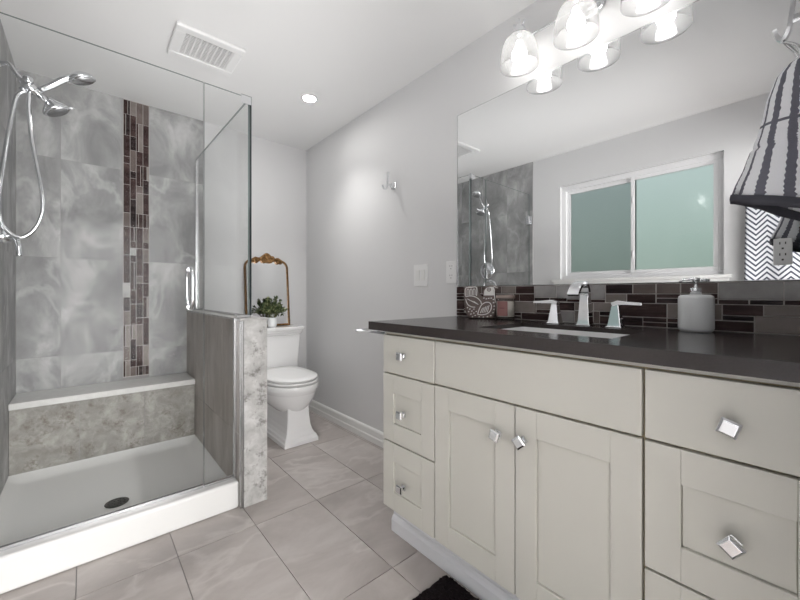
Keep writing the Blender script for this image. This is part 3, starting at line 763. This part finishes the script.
# ------------------------------------------------------------------ vanity cabinet
VF = 0.985; FT = 0.018; VY0, VY1 = -0.044, 1.248
VB, VT = 0.172, 0.914
van = thing('vanity_cabinet', 'long cream vanity cabinet with shaker doors and drawers under the dark countertop', 'cabinet', (1.3, 0.6, 0))
b = MB(); b.box(VF + FT, VF + FT + .02, VY0, VY1 - .004, VB, .928); b.box(VF + FT + .02, XR - .002, VY0, VY0 + .018, VB, .928); b.box(VF + FT + .02, XR - .002, VY1 - .022, VY1 - .004, VB, .928); b.box(VF + FT + .02, XR - .002, VY0 + .018, VY1 - .022, VB, VB + .018); b.build('carcass', 'cab_box', van)
b = MB(); b.box(VF + FT - .002, XR - .002, VY1 - .004, VY1 + .002, VB, .930); b.box(VF + .012, VF + FT, VY0, VY1, .918, .929); b.build('side_panel', 'cabinet', van)
b = MB()
prof = [(1.150, 0), (1.066, 0), (1.066, .052), (1.072, .064), (1.080, .072), (1.080, VB), (1.150, VB)]
b.loft([[(x, a, z) for x, z in prof] for a in (VY0, 1.290)], smooth=False); b.box(1.10, XR - .02, 1.20, 1.278, 0, VB); b.build('toe_kick', 'toe', van)
def knob(parent, y, z, rot, tilt=0.0):
    # square pyramid-cut chrome knob on a short square stem
    b = MB(); r = math.radians(rot); x = VF - .001
    u = Vector((0, math.cos(r), math.sin(r))); v = Vector((0, -math.sin(r), math.cos(r)))
    b.obox((x - .004, y, z), Vector((.004, 0, 0)), u * .011, v * .011)
    b.obox((x - .013, y, z), Vector((.009, 0, 0)), u * .006, v * .006)
    c = Vector((x - .026, y, z)); loops = []
    for dx, h in ((.006, .013), (0, .0165), (-.004, .0165), (-.008, .012)):
        loops.append([c + Vector((dx, 0, 0)) + u * i * h + v * j * h for i, j in ((-1, -1), (1, -1), (1, 1), (-1, 1))])
    b.loft(loops, smooth=False); return b.build('knob', 'chrome', parent, 0.001)
def front(name, y0, y1, z0, z1, shaker, stile=.068, rail=.078):
    b = MB()
    if not shaker:
        b.box(VF, VF + FT, y0, y1, z0, z1); return b.build(name, 'cabinet', van, 0.0025)
    b.box(VF, VF + FT, y0, y0 + stile, z0, z1); b.box(VF, VF + FT, y1 - stile, y1, z0, z1)
    b.box(VF, VF + FT, y0 + stile, y1 - stile, z0, z0 + rail); b.box(VF, VF + FT, y0 + stile, y1 - stile, z1 - rail, z1)
    b.box(VF + .0075, VF + FT, y0 + stile + .0012, y1 - stile - .0012, z0 + rail + .0012, z1 - rail - .0012)
    b.box(VF + .010, VF + FT - .001, y0 + stile, y1 - stile, z0 + rail, z1 - rail, 1)
    return b.build(name, ['cabinet', 'cab_groove'], van, 0.0015)
d = front('drawer', .943, VY1, .753, VT, False); knob(d, 1.110, .836, 0)
d = front('drawer', .943, VY1, .462, .747, True); knob(d, 1.110, .598, 0)
d = front('drawer', .943, VY1, VB, .456, True); knob(d, 1.110, .299, 0)
front('false_front', .271, .937, .755, VT, False)
d = front('door', .606, .937, VB, .749, True, .068, .080); knob(d, .659, .650, 14)
d = front('door', .271, .602, VB, .749, True, .068, .080); knob(d, .574, .655, 48)
d = front('drawer', VY0, .265, .755, VT, False); knob(d, .115, .826, 18)
d = front('drawer', VY0, .265, .456, .749, True); knob(d, .112, .593, 38)
d = front('drawer', VY0, .265, VB, .450, True); knob(d, .112, .30, 30)

# chrome towel arm on the vanity side
ta = thing('towel_bar', 'short chrome towel bar sticking out under the left countertop end', 'towel bar', (1.01, 1.26, .915), 'chrome towel bars')
b = MB(); b.box(.998, 1.040, VY1 + .002, VY1 + .010, .895, .933); b.build('mounting_plate', 'chrome', ta, .002)
b = MB(); b.box(1.003, 1.017, VY1 + .010, 1.462, .908, .921); b.box(.985, 1.055, 1.455, 1.468, .908, .921); b.build('bar', 'chrome', ta, .002)

# countertop with a cut-out, sink below it
CX0, CZ0, CZ1, CYE = 0.968, .930, .966, 1.335
HX0, HX1, HY0, HY1 = 1.105, 1.425, .375, .835
b = MB()
outer = [(CX0, VY0), (XR, VY0), (XR, CYE), (CX0, CYE)]
b.box(CX0, HX0, VY0, CYE, CZ0, CZ1); b.box(HX1, XR - .001, VY0, CYE, CZ0, CZ1)
b.box(HX0, HX1, VY0, HY0, CZ0, CZ1); b.box(HX0, HX1, HY1, CYE, CZ0, CZ1)
ct = tag(b.build('countertop', 'counter'), 'dark brown quartz countertop running along the vanity', 'countertop')
sink = thing('sink', 'white rectangular undermount basin sunk into the dark countertop', 'sink', ((HX0 + HX1) / 2, (HY0 + HY1) / 2, .80))
b = MB()
def rr3(x0, x1, y0, y1, r, z): return [(x, y, z) for x, y in rrect(x0, x1, y0, y1, r, 5)]
e_ = .004
b.loft([rr3(HX0 - .002, HX1 + .002, HY0 - .002, HY1 + .002, .012, CZ0 - .006), rr3(HX0 - .002, HX1 + .002, HY0 - .002, HY1 + .002, .012, .800),
        rr3(HX0 + .02, HX1 - .02, HY0 + .02, HY1 - .02, .03, .782), rr3(HX0 + .03, HX1 - .03, HY0 + .03, HY1 - .03, .03, .790),
        rr3(HX0 + .015, HX1 - .015, HY0 + .015, HY1 - .015, .03, .81), rr3(HX0 + .001, HX1 - .001, HY0 + .001, HY1 - .001, .014, .90), rr3(HX0 + .0005, HX1 - .0005, HY0 + .0005, HY1 - .0005, .012, CZ1 - .017)], smooth=False)
b.f.pop(); b.m.pop(); b.sm.pop()   # open top
b.f.pop(); b.m.pop(); b.sm.pop()
k = len(b.v); b.v += [tuple(p) for p in rr3(HX0 + .03, HX1 - .03, HY0 + .03, HY1 - .03, .03, .7901)]; b.f.append(list(range(k, len(b.v)))); b.m.append(0); b.sm.append(False)
k = len(b.v); b.v += [tuple(p) for p in rr3(HX0 + .02, HX1 - .02, HY0 + .02, HY1 - .02, .03, .782)]; b.f.append(list(range(k, len(b.v)))); b.m.append(0); b.sm.append(False)
b.build('basin', 'porcelain', sink)
b = MB(); b.lathe([(0, .790), (.022, .790), (.024, .793), (.02, .795), (0, .795)], ((HX0 + HX1) / 2, (HY0 + HY1) / 2, .0015), seg=24); b.build('sink_drain', 'chrome', sink)

# backsplash: the mosaic as it is laid on the wall
b = MB(); b.box(1.5975, XR - .0005, VY0, 1.349, CZ1, 1.132, 0)
BT = [(1.297,1.347,1.094,1.129,0),(1.297,1.347,1.077,1.090,0),(1.297,1.347,1.060,1.074,4),(1.297,1.347,1.005,1.055,0),(1.297,1.347,0.988,1.001,0),(1.267,1.347,0.970,0.985,0),(1.179,1.295,1.093,1.128,1),(1.056,1.175,1.093,1.127,1),(1.093,1.295,1.009,1.089,0),(0.990,1.295,0.998,1.006,0),(1.093,1.263,0.970,0.994,0),(0.976,1.052,1.093,1.127,2),(0.877,0.972,1.093,1.127,0),(0.771,0.874,1.075,1.127,3),(0.987,1.089,1.055,1.088,1),(0.954,0.983,1.056,1.089,0),(0.877,0.951,1.056,1.089,0),(0.802,0.874,1.058,1.072,4),(0.724,0.798,1.058,1.072,0),(0.868,1.089,1.002,1.052,2),(0.790,0.864,1.020,1.054,2),(0.790,0.864,1.003,1.017,0),(0.945,1.089,0.985,0.999,0),(0.945,1.089,0.969,0.982,4),(0.793,0.941,0.969,0.999,0),(0.568,0.768,1.069,1.127,3),(0.568,0.721,1.056,1.066,0),(0.470,0.564,1.092,1.127,4),(0.395,0.467,1.092,1.127,1),(0.322,0.391,1.092,1.127,1),(0.491,0.564,1.057,1.089,2),(0.395,0.488,1.056,1.089,0),(0.322,0.391,1.076,1.089,0),(0.322,0.391,1.057,1.073,4),(0.691,0.787,1.018,1.052,0),(0.614,0.687,1.021,1.053,2),(0.517,0.610,1.021,1.053,2),(0.361,0.514,1.004,1.053,0),(0.691,0.790,0.969,1.014,3),(0.614,0.687,0.969,1.017,2),(0.590,0.611,0.969,1.017,1),(0.511,0.587,1.003,1.018,4),(0.511,0.587,0.969,0.999,0),(0.436,0.508,0.969,1.000,4),(0.361,0.434,0.986,1.001,0),(0.361,0.434,0.969,0.983,0),(0.325,0.358,0.988,1.001,0),(0.325,0.358,0.969,0.985,4),(0.220,0.318,1.093,1.127,1),(0.220,0.318,1.076,1.090,0),(0.220,0.318,1.057,1.073,0),(0.069,0.217,1.073,1.127,3),(-0.04,0.066,1.073,1.127,3),(0.145,0.217,1.057,1.070,0),(0.069,0.142,1.057,1.070,4),(-0.04,0.066,1.057,1.070,0),(0.112,0.207,1.021,1.054,0),(-0.04,0.110,1.023,1.054,2),(0.133,0.207,1.004,1.018,4),(0.133,0.322,0.969,1.000,0),(-0.04,0.130,0.969,1.020,2),(0.210,0.357,1.004,1.054,2)]
mi = {0: 1, 1: 3, 2: 4, 3: 5, 4: 2}
for y0, y1, z0, z1, t in BT: b.box(1.5945, 1.5985, y0 + .0003, y1 - .0003, z0, z1, mi[t])
struct('trim_2', b, ['grout_light', 'm_dark', 'm_black', 'm_brown', 'm_taupe', 'm_grey'])

# big wall mirror over the backsplash
MX = 1.5995
mir = thing('wall_mirror', 'large frameless rectangular mirror on the wall above the backsplash', 'mirror', (XR, .65, 1.134))
b = MB(); b.box(MX, XR - .0005, VY0 + .001, 1.343, 1.134, 2.104); b.build('mirror_sheet', 'mirror', mir)
b = MB(); b.box(MX - .002, XR - .0005, VY0 + .001, 1.343, 1.1285, 1.134); b.box(MX - .001, XR - .0005, 1.343, 1.347, 1.1285, 2.106); b.box(MX - .001, XR - .0005, VY0 + .001, 1.343, 2.104, 2.107)
b.build('edge_channel', 'brushed', mir)

# wall plates
def duplex(parent, x, yc, zc, sx, sz):
    for dz in (-.21, .21):
        b = MB(); r = [(u * sx * .26, v * sz * .145) for u, v in [(math.cos(a), math.sin(a)) for a in [2 * PI * k / 20 for k in range(20)]]]
        b.prism(r, (x, yc, zc + dz * sz), (0, 1, 0), (0, 0, 1), -.002); f = b.build('receptacle', 'white_plastic', parent)
        s = MB()
        for dy in (-.10, .10): s.box(x - .0027, x - .0018, yc + dy * sx - .0013, yc + dy * sx + .0013, zc + dz * sz + .005, zc + dz * sz + .012)
        s.box(x - .0027, x - .0018, yc - .0022, yc + .0022, zc + dz * sz - .010, zc + dz * sz - .005); s.build('slots', 'slot', f)
ol = thing('wall_outlet', 'white duplex outlet on the wall at the mirror\'s left edge', 'outlet', (XR, 1.391, 1.217), 'white wall outlets')
b = MB(); b.box(XR - .006, XR, 1.352, 1.430, 1.153, 1.281); b.build('cover_plate', 'white_plastic', ol, .0025); duplex(ol, XR - .006, 1.391, 1.217, .078, .128)
o2 = thing('wall_outlet', 'white outlet set into the mirror beside the hanging striped hand towel', 'outlet', (MX, .070, 1.218), 'white wall outlets')
b = MB(); b.box(MX - .005, MX, .050, .090, 1.178, 1.259); b.build('cover_plate', 'white_plastic', o2, .002); duplex(o2, MX - .005, .070, 1.2185, .060, .081)
sw = thing('light_switch', 'white double rocker light switch on the wall left of the outlet', 'light switch', (XR, 1.645, 1.208))
b = MB(); b.box(XR - .006, XR, 1.582, 1.708, 1.139, 1.277); b.build('cover_plate', 'white_plastic', sw, .0025)
for yc in (1.622, 1.668):
    b = MB(); b.loft([[(XR - .006, yc + i * .0165, 1.208 + j * .034) for i, j in ((-1, -1), (1, -1), (1, 1), (-1, 1))], [(XR - .0115 if j > 0 else XR - .008, yc + i * .0165, 1.208 + j * .034) for i, j in ((-1, -1), (1, -1), (1, 1), (-1, 1))]], smooth=False)
    b.build('rocker', 'trim', sw, .001)

# robe hooks
def robe_hook(name, label, o, nrm, cat='hook', group='chrome wall hooks', reach=0.0, curl=1.0):
    # o on the wall, nrm points into the room
    t = thing(name, label, cat, o, group); o = Vector(o); n = Vector(nrm); s = Vector((0, 0, 1)).cross(n); z = Vector((0, 0, 1))
    b = MB(); b.obox(o + n * .004, n * .004, s * .022, z * .022)
    loops = []
    for dn, h in ((.008, .022), (.016, .014), (.028, .010)): loops.append([o + n * dn + s * i * h + z * j * h for i, j in ((-1, -1), (1, -1), (1, 1), (-1, 1))])
    b.loft(loops, smooth=False); b.build('wall_mount', 'chrome', t, .001)
    b = MB(); b.obox(o + n * (.042 + reach / 2), n * (.018 + reach / 2), s * .006, z * .006); b.build('arm', 'chrome', t, .001)
    b = MB()
    pts = catmull([o + n * .052 + z * .085, o + n * .055 + z * .05, o + n * .060 + z * .0, o + n * .064 - z * .025, o + n * (.064 + .014 * curl) - z * .037, o + n * (.064 + .030 * curl) - z * .028, o + n * (.064 + .038 * curl) - z * .012], 5)
    pts = [p + n * reach for p in pts]
    b.ribbon(pts, s, [.0075 + .0015 * math.sin(k * .2) for k in range(len(pts))], .0035); b.build('hook_blade', 'chrome', t, .001)
    return t
robe_hook('robe_hook', 'chrome robe hook on the grey wall above the light switch', (XR, 1.912, 1.834), (-1, 0, 0))

# vanity light: chrome bar, three bell shades
SHX, SHY = 1.486, (.888, .636, .390)
vl = thing('vanity_light', 'three-bulb chrome wall light with frosted bell shades above the mirror', 'wall light', (XR, .64, 2.28))
b = MB(); b.loft([[(XR - d, .640 + p[0], 2.290 + p[1]) for p in [(.075 * math.cos(2 * PI * k / 36) * s, .055 * math.sin(2 * PI * k / 36) * s) for k in range(36)]] for d, s in ((0, 1), (.012, 1), (.022, .85), (.024, .5))]); b.build('back_plate', 'chrome', vl)
b = MB(); b.tube([(1.560, .375, 2.290), (1.560, .905, 2.290)], .0055, 12); b.box(1.556, 1.585, .634, .646, 2.284, 2.296); b.build('bar', 'chrome', vl)
for yc in SHY:
    b = MB(); b.tube(catmull([(1.560, yc, 2.290), (1.530, yc, 2.315), (1.500, yc, 2.318), (SHX, yc, 2.300)], 5), .006, 10)
    b.lathe([(.0, .085), (.006, .082), (.009, .072), (.006, .062), (.013, .055), (.018, .046), (.030, .020), (.032, .0), (.0, .0)], (SHX, yc, 2.256), seg=24)
    for sg in (-1, 1): b.tube([(SHX, yc + sg * .018, 2.30), (SHX, yc + sg * .026, 2.325)], .004, 8)
    arm = b.build('lamp_arm', 'chrome', vl)
    b = MB(); prof = [(.028, 2.262), (.046, 2.256), (.063, 2.240), (.074, 2.215), (.080, 2.185), (.082, 2.155), (.083, 2.135), (.084, 2.123)]
    full = prof + [(r - .003, z) for r, z in reversed(prof)]
    b.lathe(full, (SHX, yc, 0), seg=40, cap0=False, cap1=False); b.build('lamp_shade', 'shade', vl)
    b = MB(); b.lathe([(.0, -.034), (.014, -.031), (.026, -.020), (.033, -.002), (.031, .014), (.022, .030), (.014, .046), (.013, .06), (0, .06)], (SHX, yc, 2.175), seg=24); b.build('bulb', 'bulb', vl)

# ------------------------------------------------------------------ faucet set
fa = thing('faucet', 'chrome widespread faucet with square tapered spout and two lever handles', 'faucet', (1.48, .60, CZ1))
def pillar(b, c, hw0, hw1, z0, z1):
    x, y = c; loops = []
    for k, (t, q) in enumerate(((0, 1.28), (.05, 1.28), (.055, 1.1), (.18, 1.0), (1, 0))):
        hw = hw1 + (hw0 - hw1) * q if q <= 1 else hw0 * q; z = z0 + (z1 - z0) * t
        loops.append([(x + i * hw, y + j * hw, z) for i, j in ((-1, -1), (1, -1), (1, 1), (-1, 1))])
    b.loft(loops, smooth=False)
FX = 1.485
b = MB(); pillar(b, (FX, .600), .021, .015, CZ1, 1.085)
pts = catmull([(FX + .002, .600, 1.06), (FX, .600, 1.085), (FX - .008, .600, 1.110), (FX - .030, .600, 1.130), (FX - .062, .600, 1.128), (FX - .092, .600, 1.108), (FX - .108, .600, 1.085)], 5)
b.ribbon(pts, (0, 1, 0), [.015 + .006 * min(1, k / 18) for k in range(len(pts))], [.014 - .007 * min(1, k / 16) for k in range(len(pts))], smooth=False); b.build('spout', 'chrome', fa, .0015)
for yc, sg in ((.722, 1), (.492, -1)):
    b = MB(); pillar(b, (FX + .002, yc), .021, .011, CZ1, 1.052)
    b.ribbon([(FX + .002, yc - sg * .012, 1.050), (FX + .001, yc + sg * .01, 1.058), (FX - .004, yc + sg * .045, 1.056), (FX - .008, yc + sg * .088, 1.054)], (1, 0, 0), [.013, .013, .011, .009], [.008, .008, .006, .005]); b.build('handle', 'chrome', fa, .0015)

# soap dispenser
SX, SYY = 1.520, .264
sd = thing('soap_dispenser', 'white ceramic soap dispenser with chrome pump on the countertop', 'soap dispenser', (SX, SYY, CZ1))
b = MB(); b.lathe([(0, 0), (.040, 0), (.0445, .004), (.0475, .012), (.0475, .108), (.0455, .116), (.038, .121), (.016, .122), (0, .122)], (SX, SYY, CZ1 + .0005), seg=48); b.build('bottle', 'ceramic', sd)
b = MB(); b.lathe([(.0155, 0), (.0155, .019), (.0145, .021), (.006, .021), (.0045, .030), (.0045, .042), (.009, .043), (.009, .054), (.0, .056)], (SX, SYY, CZ1 + .1225), seg=24)
zt = CZ1 + .172; b.tube([(SX, SYY - .012, zt), (SX, SYY + .006, zt + .002), (SX - .008, SYY + .030, zt), (SX - .012, SYY + .042, zt - .007)], [.0055, .006, .0045, .0035], 10); b.build('pump', 'chrome', sd)

# candle in a glass jar
KX, KY = 1.535, 0.992
ca = thing('candle', 'cream candle in a rose-rimmed glass jar with pink label', 'candle', (KX, KY, CZ1))
b = MB(); b.lathe([(.0, .0), (.038, 0), (.043, .004), (.045, .012), (.045, .114), (.0425, .114), (.0425, .014), (.0, .010)], (KX, KY, CZ1 + .0005), seg=40, cap0=False, cap1=False); b.build('jar', 'jar', ca)
b = MB(); b.lathe([(.0, .011), (.0415, .014), (.0418, .088), (.0, .090)], (KX, KY, CZ1), seg=40); wx = b.build('wax', 'wax', ca)
b = MB(); b.tube([(KX, KY, CZ1 + .089), (KX, KY, CZ1 + .102)], .0012, 6); b.build('wick', 'slot', ca)
b = MB(); b.lathe([(.0456, .103), (.0456, .1175), (.0420, .1175), (.0420, .103), (.0456, .103)], (KX, KY, CZ1), seg=40, cap0=False, cap1=False); b.build('rim', 'rim_pink', ca)
def patch(name, mat, a0, a1, z0, z1, r, par):
    b = MB(); n = 14; L = []
    for rr in (r, r + .0006):
        L.append([(KX + rr * math.cos(a0 + (a1 - a0) * k / n), KY + rr * math.sin(a0 + (a1 - a0) * k / n)) for k in range(n + 1)])
    ring = lambda z: [(x, y, z) for x, y in L[0]] + [(x, y, z) for x, y in reversed(L[1])]
    b.loft([ring(z0), ring(z1)], smooth=False); return b.build(name, mat, par)
ac = math.radians(213)   # towards the camera
lb = patch('label_sticker', 'label', ac - .95, ac + .22, CZ1 + .020, CZ1 + .090, .0453, ca)
patch('label_lines', 'label_ink', ac - .62, ac - .12, CZ1 + .055, CZ1 + .059, .0459, lb)

# carved bird ornament, facing into the room
bird = thing('bird_figurine', 'brown carved bird ornament with white painted pattern on the counter corner', 'figurine')
S = .00066
def U(x, y): return ((x - 190) * S, (372 - y) * S)
outl = [(105, 372), (85, 345), (70, 300), (64, 250), (64, 200), (68, 160), (74, 134), (90, 126), (112, 128), (135, 124), (158, 127), (168, 136), (170, 160), (178, 188), (196, 206), (212, 205), (208, 180), (212, 152), (228, 131), (255, 121), (282, 120), (305, 126), (322, 138), (308, 146), (298, 158), (300, 190), (306, 230), (310, 275), (308, 320), (298, 350), (280, 372)]
b = MB(); P2 = [U(*p) for p in outl]; cx_ = sum(p[0] for p in P2) / len(P2); cz_ = sum(p[1] for p in P2) / len(P2)
def ring(sc, y): return [(cx_ + (p[0] - cx_) * sc, y, max(0.0, cz_ + (p[1] - cz_) * sc)) for p in P2]
b.loft([ring(.90, -.028), ring(.97, -.024), ring(1.0, -.014), ring(1.0, .014), ring(.97, .024), ring(.90, .028)], smooth=False); b.build('body', 'bird', bird)
b = MB(); fy_ = -.0285
def line(pts, w=3.2, closed=False):
    q = [Vector((U(*p)[0], fy_, U(*p)[1])) for p in pts]
    q = catmull(q + ([q[0]] if closed else []), 4); b.ribbon(q, (0, 1, 0), .0008, w * S)
def dot(x, y, rx, ry, ang=0):
    c, s = math.cos(ang), math.sin(ang); k = 12
    b.prism([(U(x, y)[0] + S * (rx * math.cos(2 * PI * t / k) * c - ry * math.sin(2 * PI * t / k) * s), U(x, y)[1] + S * (rx * math.cos(2 * PI * t / k) * s + ry * math.sin(2 * PI * t / k) * c)) for t in range(k)], (0, fy_ + .0006, 0), (1, 0, 0), (0, 0, 1), .0012)
line([(76, 200), (78, 142), (120, 135), (160, 136), (160, 200)], 3.5)
for xx in (96, 119, 142): line([(xx - 7, 195), (xx - 7, 155), (xx, 147), (xx + 7, 155), (xx + 7, 195)], 2.8)
line([(76, 205), (120, 200), (160, 212), (190, 240), (196, 262)], 3.2)
line([(78, 222), (92, 262), (120, 282), (150, 285)], 3)
for k in range(4): line([(92 + 14 * k, 222 + 7 * k), (115 + 14 * k, 236 + 7 * k), (150 + 8 * k, 246 + 6 * k)], 2.6)
tear = [(168, 340), (180, 300), (200, 265), (230, 248), (258, 252), (270, 278), (262, 310), (240, 332), (205, 342)]
line(tear, 3.4, True)
for k in range(5): line([(188 + 13 * k, 330 - 2 * k), (205 + 12 * k, 290 - 5 * k)], 2.8)
b.prism([(U(*p)[0], U(*p)[1]) for p in [(214, 196), (218, 160), (232, 140), (255, 131), (280, 131), (292, 140), (286, 160), (288, 196)]], (0, fy_ + .0006, 0), (1, 0, 0), (0, 0, 1), .0012)
line([(291, 150), (292, 200), (300, 250)], 3); line([(285, 126), (308, 138), (318, 140)], 3)
for (x, y) in [(215, 216), (232, 222), (250, 218), (268, 216), (284, 226), (285, 250), (290, 276), (288, 300), (282, 325), (110, 300), (125, 315), (140, 300), (100, 320), (118, 338), (140, 330), (158, 318), (150, 348), (180, 358), (210, 360), (240, 356), (265, 348), (130, 358), (92, 290)]: dot(x, y, 6, 4, .4)
b.build('painted_pattern', 'bird_paint', bird)
b = MB(); dm = [(252 + 12 * math.cos(2 * PI * k / 16), 152 + 12 * math.sin(2 * PI * k / 16)) for k in range(16)]
fy_ = -.0297; line(dm, 3, True); dot(252, 152, 5, 5); b.build('eye', 'bird', bird)
bird.location = (1.512, 1.118, CZ1 + .0008); bird.rotation_euler = (0, 0, -math.radians(58))

# ------------------------------------------------------------------ hanging towels and bath mat
robe_hook('robe_hook', 'chrome hook above the striped hand towel at the picture\'s right edge', (1.10, -.045, 1.657), (0, 1, 0), reach=.022, curl=.5)
tw = thing('hand_towel', 'blue-grey striped hand towel with dark hem hanging beside the mirror', 'towel', (1.09, .03, 1.55))
rows = [(1.566, .020, .008, .010), (1.555, .020, .024, .024), (1.535, .020, .038, .034), (1.490, .021, .050, .042), (1.45, .024, .053, .048), (1.412, .028, .057, .054), (1.395, .030, .060, .057), (1.386, .031, .0585, .055), (1.377, .032, .063, .060), (1.335, .036, .070, .067), (1.300, .040, .078, .076), (1.275, .042, .082, .084)]
NS = 72; vs = []; uvs = []; loops = []
for ri, (z, cyy, ry, rx) in enumerate(rows):
    f = ri / (len(rows) - 1)
    L = []
    for k in range(NS):
        a = 2 * PI * k / NS; w_ = 1 + .035 * f * math.sin(5 * a + 1) + .02 * math.sin(9 * a)
        L.append((1.09 + rx * w_ * math.cos(a), cyy + ry * w_ * math.sin(a), z + .006 * f * math.sin(2 * a) + .42 * f * ry * math.sin(a)))
        uvs.append((abs(((k / NS + .05 * (1 - f)) % 1.0)), f))
    loops.append(L)
b = MB(); b.loft(loops, cap0=False, cap1=False); o_ = b.build('cloth', 'towel', tw, uvs=uvs)
sm = o_.modifiers.new('thick', 'SOLIDIFY'); sm.thickness = .004; sm.offset = -1
hemL = []
for sc, dz in ((1.015, 0.002), (1.035, -.008), (1.02, -.018), (.965, -.018), (.93, -.010), (.93, .002)):
    z, cyy, ry, rx = rows[-1]
    hemL.append([(1.09 + (p[0] - 1.09) * sc, cyy + (p[1] - cyy) * sc, p[2] + dz) for p in loops[-1]])
b = MB(); b.loft(hemL, cap0=False, cap1=False); b.build('hem', 'hem', tw)
b = MB(); b.tube(catmull([(1.09, .022, 1.558), (1.088, .026, 1.59), (1.097, .044, 1.6125), (1.103, .044, 1.6125), (1.112, .030, 1.59), (1.094, .022, 1.558)], 6), .0028, 8); b.build('hanging_loop', 'brushed', tw)
b = MB(); b.lathe([(0, -.012), (.010, -.008), (.013, 0), (.010, .008), (0, .012)], (1.075, .012, 1.545), seg=14); b.build('knot', 'hem', tw)

bt = thing('bath_towel', 'navy and white herringbone bath towel hanging right of the window', 'towel', (XL, .14, 1.78))
nx, ny = 36, 30; vs = []; fs = []; uvs = []
by0, by1, bz0, bz1 = -.10, .332, .70, 1.76
for j in range(ny + 1):
    for i in range(nx + 1):
        u, v = i / nx, j / ny
        y = by0 + (by1 - by0) * u; y = y + (0.012 * (1 - v) * (1 if u > .5 else -1) * abs(u - .5) * 2)
        vs.append((XL + .046 + .010 * math.sin(u * 14) * (1 - v), y, bz0 + (bz1 - bz0) * v)); uvs.append((u, v))
for dx, z, v in ((.042, 1.776, 1.01), (.030, 1.784, 1.02), (.018, 1.776, 1.03), (.014, 1.74, 1.06), (.014, 1.60, 1.19)):
    for i in range(nx + 1): vs.append((XL + dx, by0 + (by1 - by0) * i / nx, z)); uvs.append((i / nx, v))
for j in range(ny + 5):
    for i in range(nx):
        a = j * (nx + 1) + i; fs.append((a, a + 1, a + nx + 2, a + nx + 1))
b = MB(); b.add(vs, fs, 0, True); o_ = b.build('cloth', 'herring', bt, uvs=uvs); sm = o_.modifiers.new('thick', 'SOLIDIFY'); sm.thickness = .006; sm.offset = 0
tb = thing('towel_bar', 'chrome bar on the window wall carrying the herringbone bath towel', 'towel bar', (XL, .12, 1.77), 'chrome towel bars')
b = MB(); b.tube([(XL + .030, -.16, 1.765), (XL + .030, .36, 1.765)], .007, 12); b.build('bar', 'chrome', tb)
for y in (-.155, .355):
    b = MB(); b.box(XL, XL + .008, y - .02, y + .02, 1.745, 1.785); b.box(XL + .008, XL + .036, y - .006, y + .006, 1.758, 1.772); b.build('bracket', 'chrome', tb, .002)

mt = MB(); rng = random.Random(3)
mx0, mx1, my0, my1 = .42, 1.055, .12, .945; nx, ny = 90, 110; vs = []; fs = []
for j in range(ny + 1):
    for i in range(nx + 1):
        u, v = i / nx, j / ny; ed = min(u, 1 - u, v * 1.2, (1 - v) * 1.2)
        x = mx0 + (mx1 - mx0) * u; y = my0 + (my1 - my0) * v
        cxr = abs(u - .5) * 2; cyr = abs(v - .5) * 2
        k = max(0, cxr + cyr - 1.93) * .5
        x += (mx0 + mx1 - 2 * x) * k * .4; y += (my0 + my1 - 2 * y) * k * .4
        z = .0005 if ed == 0 else min(1, ed / .02) * .016 + rng.uniform(-.004, .006)
        vs.append((x + rng.uniform(-.003, .003), y + rng.uniform(-.003, .003), max(z, .0005)))
for j in range(ny):
    for i in range(nx):
        a = j * (nx + 1) + i; fs.append((a, a + 1, a + nx + 2, a + nx + 1))
mt.add(vs, fs, 0, False); mt.box(mx0 + .01, mx1 - .01, my0 + .01, my1 - .01, .0005, .006)
tag(mt.build('bath_mat', 'mat'), 'black fluffy bath mat on the floor in front of the vanity', 'bath mat')

for o in bpy.data.objects:
    if '_o' in o: del o['_o']
